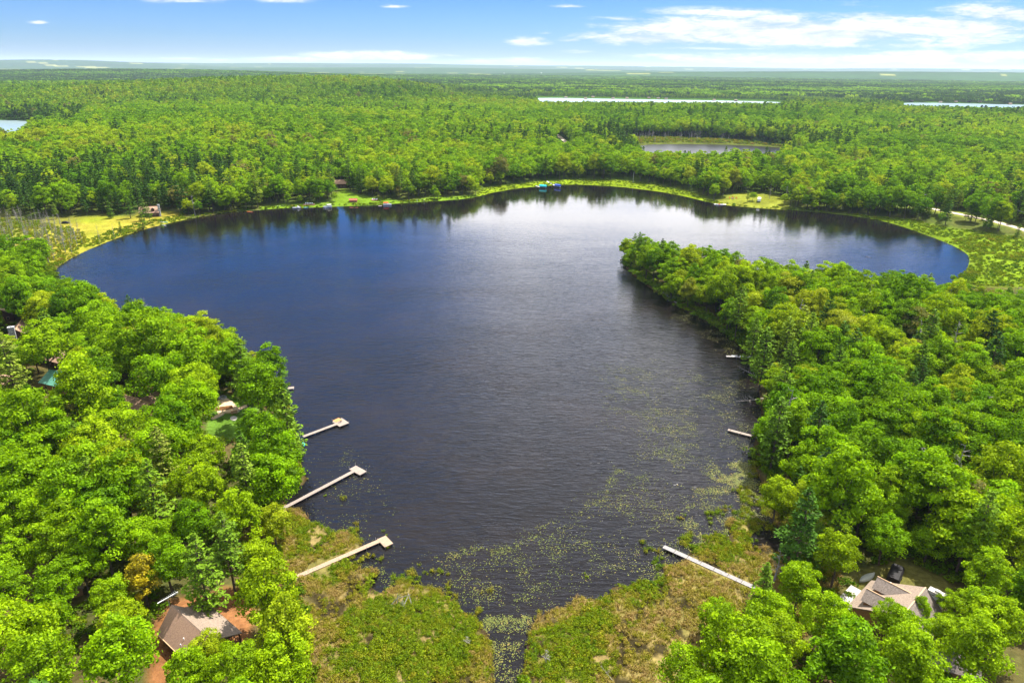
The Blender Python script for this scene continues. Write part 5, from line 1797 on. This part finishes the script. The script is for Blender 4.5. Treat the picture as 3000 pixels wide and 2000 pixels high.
# ------------------------------------------------------------------ lone trees on the meadow and shore
def leafy_or_pine(x, y, kind, tint, scale, p=None, z=1.0):
    q = at(x, y, z)
    add_tree(q[0], q[1], kind, tint, scale, p)
    t = TREES[-1]; t['vis'] = 50; t['px'], t['py'], t['dep'] = proj((t['x'], t['y'], t['z'] + t['H'] * .6))
    SOLO.append(t)


for (x, y, kd, ti, s_) in [(278, 531, 1, .62, .52), (330, 525, 1, .60, .72), (372, 519, 1, .58, .50), (332, 505, 1, .40, .9), (255, 500, 1, .45, .9), (300, 500, 1, .4, 1.0), (130, 502, 1, .7, .55), (345, 512, 1, .5, .62),
                           (662, 470, 0, .55, .55), (690, 468, 0, .62, .5), (735, 466, 0, .56, .75), (882, 458, 0, .6, .75), (998, 455, 0, .5, .7), (1005, 457, 0, .62, .55), (1092, 447, 0, .66, .75), (915, 457, 0, .91, .7), (850, 452, 0, .62, .62), (770, 464, 0, .60, .42),
                           (1640, 459, 0, .60, .80), (1716, 466, 1, .5, .45), (1728, 464, 0, .55, .5), (1800, 471, 0, .64, .55), (1868, 483, 0, .60, .5), (1915, 484, 0, .66, .42), (1690, 447, 0, .9, .8),
                           (2065, 497, 1, .68, .52), (2095, 500, 1, .62, .62), (2130, 503, 1, .55, .7), (2165, 505, 1, .72, .75), (2215, 515, 1, .80, .55), (2255, 512, 1, .62, .6), (2290, 528, 1, .62, .66), (2335, 545, 1, .60, .7), (2320, 520, 1, .50, .8),
                           (2188, 643, 0, .5, .25), (2265, 628, 1, .75, .3)]:
    leafy_or_pine(x, y, kd, ti, s_)

# ------------------------------------------------------------------ the solo trees as things with trunk and crown
LM = np.array([(a_[1], a_[2]) for a_ in LMK])
ORD = ['first', 'second', 'third', 'fourth', 'fifth', 'sixth', 'seventh', 'eighth']
TINTW = [(.40, 'deep green'), (.50, 'mid green'), (.60, 'fresh green'), (.70, 'bright yellow-green'), (.86, 'yellowish'), (.96, 'brown thinly leaved'), (2, 'orange-gold')]
PINEW = [(.35, 'dark green'), (.60, 'green'), (.75, 'light green'), (2, 'yellow-green')]
buckets = {}
for t in SOLO:
    tw = next(w_ for k, w_ in (TINTW if t['kind'] == 0 else PINEW) if t['tint'] <= k)
    d2 = np.hypot(LM[:, 0] - t['x'], LM[:, 1] - t['y'])
    j = int(d2.argmin())
    r_t, r_l = math.hypot(t['x'], t['y']), math.hypot(*LM[j])
    away = (t['x'] * LM[j][0] + t['y'] * LM[j][1]) / r_l - r_l
    side = 'behind' if away > d2[j] * .55 else ('in front of' if away < -d2[j] * .55 else 'beside')
    size = 'big' if t['s'] > 1.12 else ('small' if t['s'] < .72 else '')
    buckets.setdefault((t['kind'], tw, j, side), []).append((float(d2[j]), t, size))
zones_ = [('west shore woods', lambda t: t['x'] < -15 and t['y'] < 330), ('peninsula woods', lambda t: t['x'] > 15 and t['y'] < 400), ('far bank woods', lambda t: True)]
for (kd, tw, j, side), lst in buckets.items():
    lst.sort(key=lambda q: q[0])
    for n_, (dist, t, size) in enumerate(lst):
        sp = 'broadleaf tree' if kd == 0 else 'pine'
        zn = next(z_ for z_, f_ in zones_ if f_(t))
        grp = ('broadleaf trees of the ' if kd == 0 else 'pines of the ') + zn
        nm = ('%s %s' % (size, tw)).strip()
        if n_ < 8 and dist < 120:
            lb = '%s %s, %s such %s the %s' % (nm, sp, ORD[n_], side, LMK[j][0])
        else:
            lb = '%s %s deep in the %s %s the %s' % (tw, sp, zn, side, LMK[j][0])
        o = thing('broadleaf_tree' if kd == 0 else 'pine_tree', ' '.join(lb.split()[:16]), 'tree', (t['x'], t['y'], t['z']), t['rot'], grp)
        o.scale = (t['s'],) * 3
        lib = LEAFY if kd == 0 else PINES
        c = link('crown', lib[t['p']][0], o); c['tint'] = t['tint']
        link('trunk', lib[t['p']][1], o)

# ------------------------------------------------------------------ marsh cover
def shrub(seed, r=.9, n=170, leaf=.15, h=.8):
    rng = np.random.default_rng(seed)
    P, N, v = [], [], []
    for k in range(9):
        c = np.array([rng.normal() * r * .5, rng.normal() * r * .5, h * rng.uniform(.3, .7)])
        d = unit(rng, n // 9); d[:, 2] = np.abs(d[:, 2])
        P.append(c + d * r * .42 * np.array([1, 1, .8])); N.append(d + .5 * rng.normal(size=d.shape)); v.append(np.clip(.5 + .2 * rng.normal() + .25 * rng.normal(size=len(d)), 0, 1))
    V, Fc = leaf_quads(np.concatenate(P), np.concatenate(N), leaf, rng)
    return np_mesh('shrub', V, Fc, 4, M['shrub'], {'v': np.concatenate(v)})


def tuft(seed, n=46, h=.75):
    rng = np.random.default_rng(seed)
    V, v = [], []
    for i in range(n):
        a_ = rng.uniform(0, 6.28); b = rng.normal(size=2) * .32
        L = h * rng.uniform(.5, 1.2); lean = rng.uniform(.1, .9)
        d = np.array([math.cos(a_), math.sin(a_)]); s_ = np.array([-d[1], d[0]]) * .035
        p0 = np.array([*b, 0]); p1 = np.array([*(b + d * lean * L * .4), L * .75]); p2 = np.array([*(b + d * lean * L), L * (1 - .35 * lean)])
        sv = np.array([*s_, 0])
        V += [p0 - sv, p0 + sv, p1 + sv, p1 - sv, p1 - sv, p1 + sv, p2 + sv * .2, p2 - sv * .2]
        q = np.clip(.5 + .3 * rng.normal(), 0, 1); v += [q, q]
    V = np.array(V)
    return np_mesh('tuft', V, np.arange(len(V)).reshape(-1, 4), 4, M['shrub'], {'v': np.array(v)})


SHR = [shrub(300 + i, .9, 190, .15) for i in range(4)]
TUF = [tuft(320 + i) for i in range(4)]
SHRL = [shrub(340 + i, 1.0, 40, .36) for i in range(3)]
GREEN = [poly(p, .8) for p in ([(770, 1440), (850, 1375), (915, 1398), (1000, 1383), (1055, 1410), (1100, 1432), (1112, 1500), (1085, 1560), (900, 1590), (790, 1540)],
                               [(1215, 1500), (1290, 1425), (1385, 1378), (1420, 1425), (1405, 1500), (1375, 1590), (1205, 1590)],
                               [(1575, 1245), (1700, 1205), (1735, 1262), (1640, 1285)], [(800, 1280), (900, 1322), (850, 1345), (720, 1310)], [(660, 1180), (740, 1200), (765, 1240), (690, 1260)],
                               [(1440, 1345), (1520, 1300), (1560, 1330), (1480, 1380)])]
Xm, Ym = grid(.62, 60, 185, 40, .5, seed=21)
d_l = lake_d(Xm, Ym)
EMERG = poly([(1530, 1262), (1600, 1205), (1680, 1150), (1735, 1060), (1760, 1120), (1800, 1180), (1835, 1290), (1740, 1280)], 0)
emn = fbm(Xm / 4.0, Ym / 4.0, 141, 3)
wet = (d_l > -10) & (d_l <= .15) & (emn > .53 - .018 * d_l) | (inside(EMERG, Xm, Ym) & (emn > .54) & (d_l <= .15))
k_ = ((sdist(MARSH_NEAR, Xm, Ym) < 9) & (d_l > .15) & (Ym < 175) & ((Ym < 150) | (Xm > -60))) | (wet & (sdist(MARSH_NEAR, Xm, Ym) < 9) & (Ym < 150) & (line_dist(CHANNEL, Xm, Ym) > 5) & (RNG.random(len(Xm)) < np.clip(.55 + .05 * d_l, .12, .55))) | (inside(EMERG, Xm, Ym) & (emn > .54) & (RNG.random(len(Xm)) < .5))
Xm, Ym, d_l = Xm[k_], Ym[k_], d_l[k_]
Zm = np.maximum(terrain(Xm, Ym), -.05)
gd = np.full(Xm.shape, 1e9)
for G in GREEN:
    gd = np.minimum(gd, sdist(G, Xm, Ym))
cl = fbm(Xm / 5.5, Ym / 5.5, 91, 4)
docks_clear = np.ones(len(Xm), bool)
for a_, b_ in (((676, 1326), (878, 1238)), ((640, 1172), (811, 1082)), ((1806, 1381), (1524, 1254))):
    L2 = np.array([at(*a_, .55)[:2], at(*b_, .55)[:2]])
    docks_clear &= line_dist(L2, Xm, Ym) > 1.3
g_s = 1 - sstep(gd + (cl - .5) * 16, -1.5, 3.0)
RS = []
isg = (RNG.random(len(Xm)) < .12 + .34 * g_s) & docks_clear & (cl > .34)
for i in np.nonzero(isg)[0]:
    RS.append((Xm[i], Ym[i], Zm[i] - .05, RNG.uniform(.5, 1.0) * (.6 + 1.5 * max(0, cl[i] - .3)) * (1.25 if g_s[i] > .4 else .85), RNG.uniform(0, 6.28), int(RNG.integers(4)), np.clip((.70 if d_l[i] > .15 else .48) - .36 * g_s[i] + .35 * (cl[i] - .5) + RNG.normal() * .12, 0, .95)))
ist = (~isg) & (RNG.random(len(Xm)) < .62 * (1 - .85 * sstep(fbm(Xm / 4, Ym / 4, 163, 3), .56, .64))) & docks_clear & ((cl > .36) | (RNG.random(len(Xm)) < .4))
for i in np.nonzero(ist)[0]:
    RS.append((Xm[i], Ym[i], Zm[i] - .05, RNG.uniform(.55, 1.15), RNG.uniform(0, 6.28), 4 + int(RNG.integers(4)), np.clip((.80 if d_l[i] > .15 else .45) - .45 * g_s[i] + .7 * (fbm(np.array([Xm[i] / 3.0]), np.array([Ym[i] / 3.0]), 95, 3)[0] - .5) + RNG.normal() * .12, .1, 1)))
# coarser cover on the far marshes, meadow edge and under the shore trees
Xf, Yf = grid(2.4, 185, 720, 42, .5, seed=22)
dlm = sdist(LAKE, Xf, Yf)
e_, n_, md, dd_ = (inside(P_, Xf, Yf) for P_ in (MARSH_EAST, MARSH_NORTH, MEADOW, MARSH_DEAD))
rim = (dlm > .3) & (dlm < 5) & ((Xf < 0) | (Yf > 425))
k_ = (dlm > .3) & (e_ | n_ | dd_ | rim | (md & (dlm < 16)))
ch_ = fbm(Xf / 16, Yf / 16, 97, 3)
k_ &= (RNG.random(len(Xf)) < np.where(dd_, .75, np.where(rim, .25 + .7 * (ch_ > .5), np.where(n_, .35, .55 + .3 * (ch_ > .55)))))
Zf = terrain(Xf[k_], Yf[k_])
for x, y, z, dd0, nn0, c0 in zip(Xf[k_], Yf[k_], Zf, dd_[k_], n_[k_], ch_[k_]):
    RS.append((x, y, z - .1, RNG.uniform(.7, 1.5) * (.8 if nn0 else 1), RNG.uniform(0, 6.28), 8 + int(RNG.integers(3)), np.clip((.42 if dd0 else .28) + .5 * (c0 - .5) + RNG.normal() * .13, 0, .97)))
Xf, Yf = grid(3.2, 900, 1250, 30, .5, seed=29)
k_ = inside(MARSH_POND, Xf, Yf) & (sdist(POND, Xf, Yf) > 12) & (RNG.random(len(Xf)) < .7)
Zf = terrain(Xf[k_], Yf[k_])
for x, y, z in zip(Xf[k_], Yf[k_], Zf):
    RS.append((x, y, z - .1, RNG.uniform(1.2, 2.6), RNG.uniform(0, 6.28), 8 + int(RNG.integers(3)), np.clip(.50 + RNG.normal() * .16, 0, .97)))
# bushes under the peninsula and west-shore trees along the water
Xf, Yf = grid(2.0, 85, 420, 42, .5, seed=23)
dlm = sdist(LAKE, Xf, Yf)
k_ = (dlm > .1) & (dlm < 7) & ~inside(MARSH_NEAR, Xf, Yf) & (RNG.random(len(Xf)) < .8)
Zf = terrain(Xf[k_], Yf[k_])
for x, y, z in zip(Xf[k_], Yf[k_], Zf):
    RS.append((x, y, z - .1, RNG.uniform(.9, 2.3), RNG.uniform(0, 6.28), int(RNG.integers(4)), np.clip(.12 + RNG.normal() * .13, 0, .6)))
# undergrowth seen through the gaps between crowns
Xf, Yf = grid(2.6, 60, 330, 42, .5, seed=24)
dlm = sdist(LAKE, Xf, Yf)
op2 = np.full(Xf.shape, 1e9)
for P_ in (MARSH_NEAR, YARD_WEST, PATIO_YARD, YARD_EAST, MARSH_EAST, MEADOW):
    op2 = np.minimum(op2, sdist(P_, Xf, Yf))
hs2 = np.ones(len(Xf), bool)
for a_, b_, r_ in HOUSES:
    hs2 &= (Xf - a_) ** 2 + (Yf - b_) ** 2 > r_ * r_
k_ = (dlm > 6) & (op2 > 0) & hs2 & (fbm(Xf / 12, Yf / 12, 99, 3) > .45)
Zf = terrain(Xf[k_], Yf[k_])
for x, y, z in zip(Xf[k_], Yf[k_], Zf):
    RS.append((x, y, z - .1, RNG.uniform(.7, 1.8), RNG.uniform(0, 6.28), int(RNG.integers(4)), np.clip(.10 + RNG.normal() * .12, 0, .5)))
Q = np.array(RS)
scatter('marsh_vegetation', 'tangle of green shrubs, rushes and tan dead grass on the marshy shores', Q[:, :3], Q[:, 3], Q[:, 4], Q[:, 5].astype(int), Q[:, 6], SHR + TUF + SHRL)

# ------------------------------------------------------------------ lily pads
def pads():
    rng = np.random.default_rng(5)
    n = 1500000
    px = rng.uniform(700, 1790, n); py = rng.uniform(690, 1600, n)
    # even density on the water, not in the picture
    d = FW[None] + RT[None] * ((px - 1176) / FPX)[:, None] + UP[None] * ((784 - py) / FPX)[:, None]
    t = -CAM_H / d[:, 2]
    X, Y = d[:, 0] * t, d[:, 1] * t
    wgt = np.clip((t / t.min()) ** 3 / 9, 0, 1)
    dens = np.zeros(n)

    def band(pts, wd, k):
        L = np.array(pts, float)
        return k * np.exp(-(line_dist(L, px, py) / wd) ** 2)

    def area(pts, k, soft=18):
        return k * (1 - sstep(sdist(np.array(pts, float), px, py), -soft, soft))
    edge = band([(930, 1292), (1010, 1278), (1090, 1266), (1150, 1262), (1215, 1245), (1245, 1212), (1320, 1180), (1375, 1150), (1420, 1090)], 11, .6)
    dens = np.maximum(dens, edge)
    dens = np.maximum(dens, area([(1240, 1215), (1330, 1160), (1420, 1080), (1500, 1020), (1640, 985), (1745, 1010), (1750, 1130), (1780, 1220), (1568, 1262), (1440, 1350), (1260, 1400), (1225, 1440), (1100, 1420), (1040, 1390), (1000, 1300), (1090, 1272)], .17, 30))
    dens = np.maximum(dens, area([(1640, 1060), (1740, 1050), (1770, 1180), (1640, 1240), (1570, 1250), (1560, 1180)], .95, 35))
    dens = np.maximum(dens, band([(1695, 1075), (1715, 1110), (1720, 1140)], 26, 2.2))
    dens = np.maximum(dens, area([(1085, 1415), (1220, 1415), (1205, 1600), (1130, 1600)], 1.6, 12))
    dens = np.maximum(dens, area([(1440, 1330), (1520, 1270), (1570, 1250), (1600, 1260), (1480, 1360), (1400, 1390)], 1.1, 16))
    dens = np.maximum(dens, area([(720, 1060), (800, 1020), (900, 1150), (940, 1290), (860, 1290), (770, 1240), (720, 1190)], .05, 25))
    dens = np.maximum(dens, area([(1380, 850), (1500, 840), (1700, 870), (1735, 1000), (1500, 1030), (1400, 960)], .14, 40))
    dens = np.maximum(dens, band([(1560, 715), (1620, 745), (1680, 785), (1710, 800)], 20, .45))
    dens = np.maximum(dens, band([(1000, 1372), (900, 1335), (800, 1275), (740, 1225)], 14, .7))
    cl = fbm(X / 3.2, Y / 3.2, 7, 4); c2 = fbm(X / 11, Y / 11, 17, 3)
    dens = 1.35 * dens * np.clip((cl - .36) * 4.2, .04, 1.4) * np.clip((c2 - .30) * 3.0, .25, 1.2)
    ok = (rng.random(n) < dens * wgt) & (lake_d(X, Y) < .3)
    X, Y = X[ok], Y[ok]
    m_ = len(X)
    r = rng.uniform(.05, .125, m_) * np.where(rng.random(m_) < .08, 1.7, 1)
    a_ = np.arange(6) * PI / 3
    ph = rng.uniform(0, 6.28, m_)
    tlt = rng.normal(size=(m_, 2)) * .05
    cx = np.cos(a_[None] + ph[:, None]) * r[:, None]; cy = np.sin(a_[None] + ph[:, None]) * r[:, None]
    cz = .035 + cx * tlt[:, :1] + cy * tlt[:, 1:]
    V = np.stack([X[:, None] + cx, Y[:, None] + cy, cz], -1).reshape(-1, 3)
    v = np.clip(.45 + .45 * (fbm(X / 8, Y / 8, 27, 3) - .5) + .2 * rng.normal(size=m_), 0, 1)
    mt = bpy.data.materials.new('lily_pad'); mt.use_nodes = True
    t = NT(mt.node_tree); t.n.clear()
    out = t.new('ShaderNodeOutputMaterial')
    at_ = t.new('ShaderNodeAttribute', attribute_type='GEOMETRY', attribute_name='v')
    c = t.ramp(at_.outputs['Fac'], [(0, (.030, .048, .006)), (.45, (.080, .098, .008)), (.75, (.135, .125, .014)), (1, (.18, .11, .03))])
    b = t.new('ShaderNodeBsdfPrincipled', inp={'Base Color': c, 'Roughness': .55, 'Specular IOR Level': .25})
    t.l.new(b.outputs[0], out.inputs[0])
    me = np_mesh('lily_pads', V, np.arange(m_ * 6).reshape(m_, 6), 6, mt, {'v': v})
    tag(link('lily_pads', me), 'scattered yellow-green lily pads floating over the shallow south end of the lake', kind='stuff')


pads()

# ------------------------------------------------------------------ far buildings
rb_ = random.Random(4)
FARB = [(157, 190, 'white barn far out on the western plain, standing alone'), (205, 186, 'pale farmhouse on the western plain close to the horizon'), (370, 173.5, 'white barn beside a pale field beyond the wooded ridge'), (525, 182, 'small white house just over the wooded ridge'),
        (1158, 169, 'white building in the dark woods under the horizon'), (1234, 162.5, 'tiny white house below the middle horizon'), (1437, 170, 'white shed, first of the cluster on the eastern plain'), (1450, 171, 'long white barn in the cluster on the eastern plain'), (1470, 170.5, 'white farmhouse in the cluster on the eastern plain'),
        (1538, 168, 'white barn by itself past the eastern cluster'), (1914, 172, 'white house below the eastern fields'), (1960, 170, 'tan farmstead house between the eastern fields'), (2182, 176, 'long white barn on the eastern hillside'), (2156, 167, 'small white house high on the eastern hillside')]
for x, y, lb in FARB:
    zg = 20.0
    for _ in range(4):
        p0 = at(x, y, zg)
        if p0[1] < 0 or p0[1] > 14000:
            p0 = np.array([(x - 1176) / FPX * 9000 * 1.0, 9000.0, 0])
        zg = tz(p0[0], p0[1])
        if zg > 80: zg = 80.0
    zg = tz(p0[0], p0[1])
    long_ = 'long' in lb or 'barn' in lb
    cabin('farm_building', lb, (p0[0], p0[1], zg), rb_.uniform(1.2, 1.9), 7 if long_ else 5, 16 if long_ else 7, 9.0, 4.5, 'white', 'canoe', win=False, cat='building')
    LMK.pop()
COTT = [(1300, 222), (1345, 224), (1362, 222.5), (1408, 224), (1440, 224), (1490, 224.5), (1512, 225), (1530, 225.5), (1640, 228), (1690, 229), (2094, 232), (2160, 233), (2195, 233.5), (2225, 233), (2250, 234), (2320, 237)]
for i, (x, y) in enumerate(COTT):
    p0 = at(x, y + 2.0, 2)
    zz = tz(p0[0], p0[1])
    east = x > 2000
    cabin('lake_cottage', ('pale cottage in the row along the far eastern lake' if east else 'pale cottage in the row along the distant narrow lake'), (p0[0], p0[1], max(zz, .5)), rb_.uniform(1.3, 1.8), 3.4, 4.6, 2.6, 2.2, rb_.choice(['concrete', 'cedar', 'trim', 'log']), rb_.choice(['roof_grey', 'roof', 'roof_tan']), win=False, cat='cottage')
    LMK.pop()
    bpy.data.objects[[o.name for o in COL.objects if o.name.startswith('lake_cottage')][-1]]['group'] = 'cottages on the eastern lake' if east else 'cottages on the distant lake'

# ------------------------------------------------------------------ haze
mt = bpy.data.materials.new('haze_air'); mt.use_nodes = True
t = NT(mt.node_tree); t.n.clear()
out = t.new('ShaderNodeOutputMaterial')
pv = t.new('ShaderNodeVolumePrincipled', inp={'Color': (.70, .86, 1.0, 1), 'Density': 3.3e-5, 'Anisotropy': .25})
t.l.new(pv.outputs[0], out.inputs['Volume'])
hz = MB().box(-46000, 46000, -46000, 46000, -4, 330).build('haze', mt)
tag(hz, kind='stuff')

# ------------------------------------------------------------------ render settings
scene.view_settings.view_transform = 'Standard'
scene.view_settings.look = 'None'
scene.view_settings.gamma = 1.0
scene.view_settings.exposure = 1.2
scene.render.engine = 'CYCLES'
cy = scene.cycles
cy.max_bounces = 6
cy.diffuse_bounces = 3
cy.glossy_bounces = 3
cy.transmission_bounces = 3
cy.transparent_max_bounces = 4
cy.volume_bounces = 0
cy.caustics_reflective = False
cy.caustics_refractive = False
cy.use_adaptive_sampling = True
cy.adaptive_threshold = 0.015
cy.use_denoising = True
cy.sample_clamp_indirect = 6.0
cy.sample_clamp_direct = 6.0
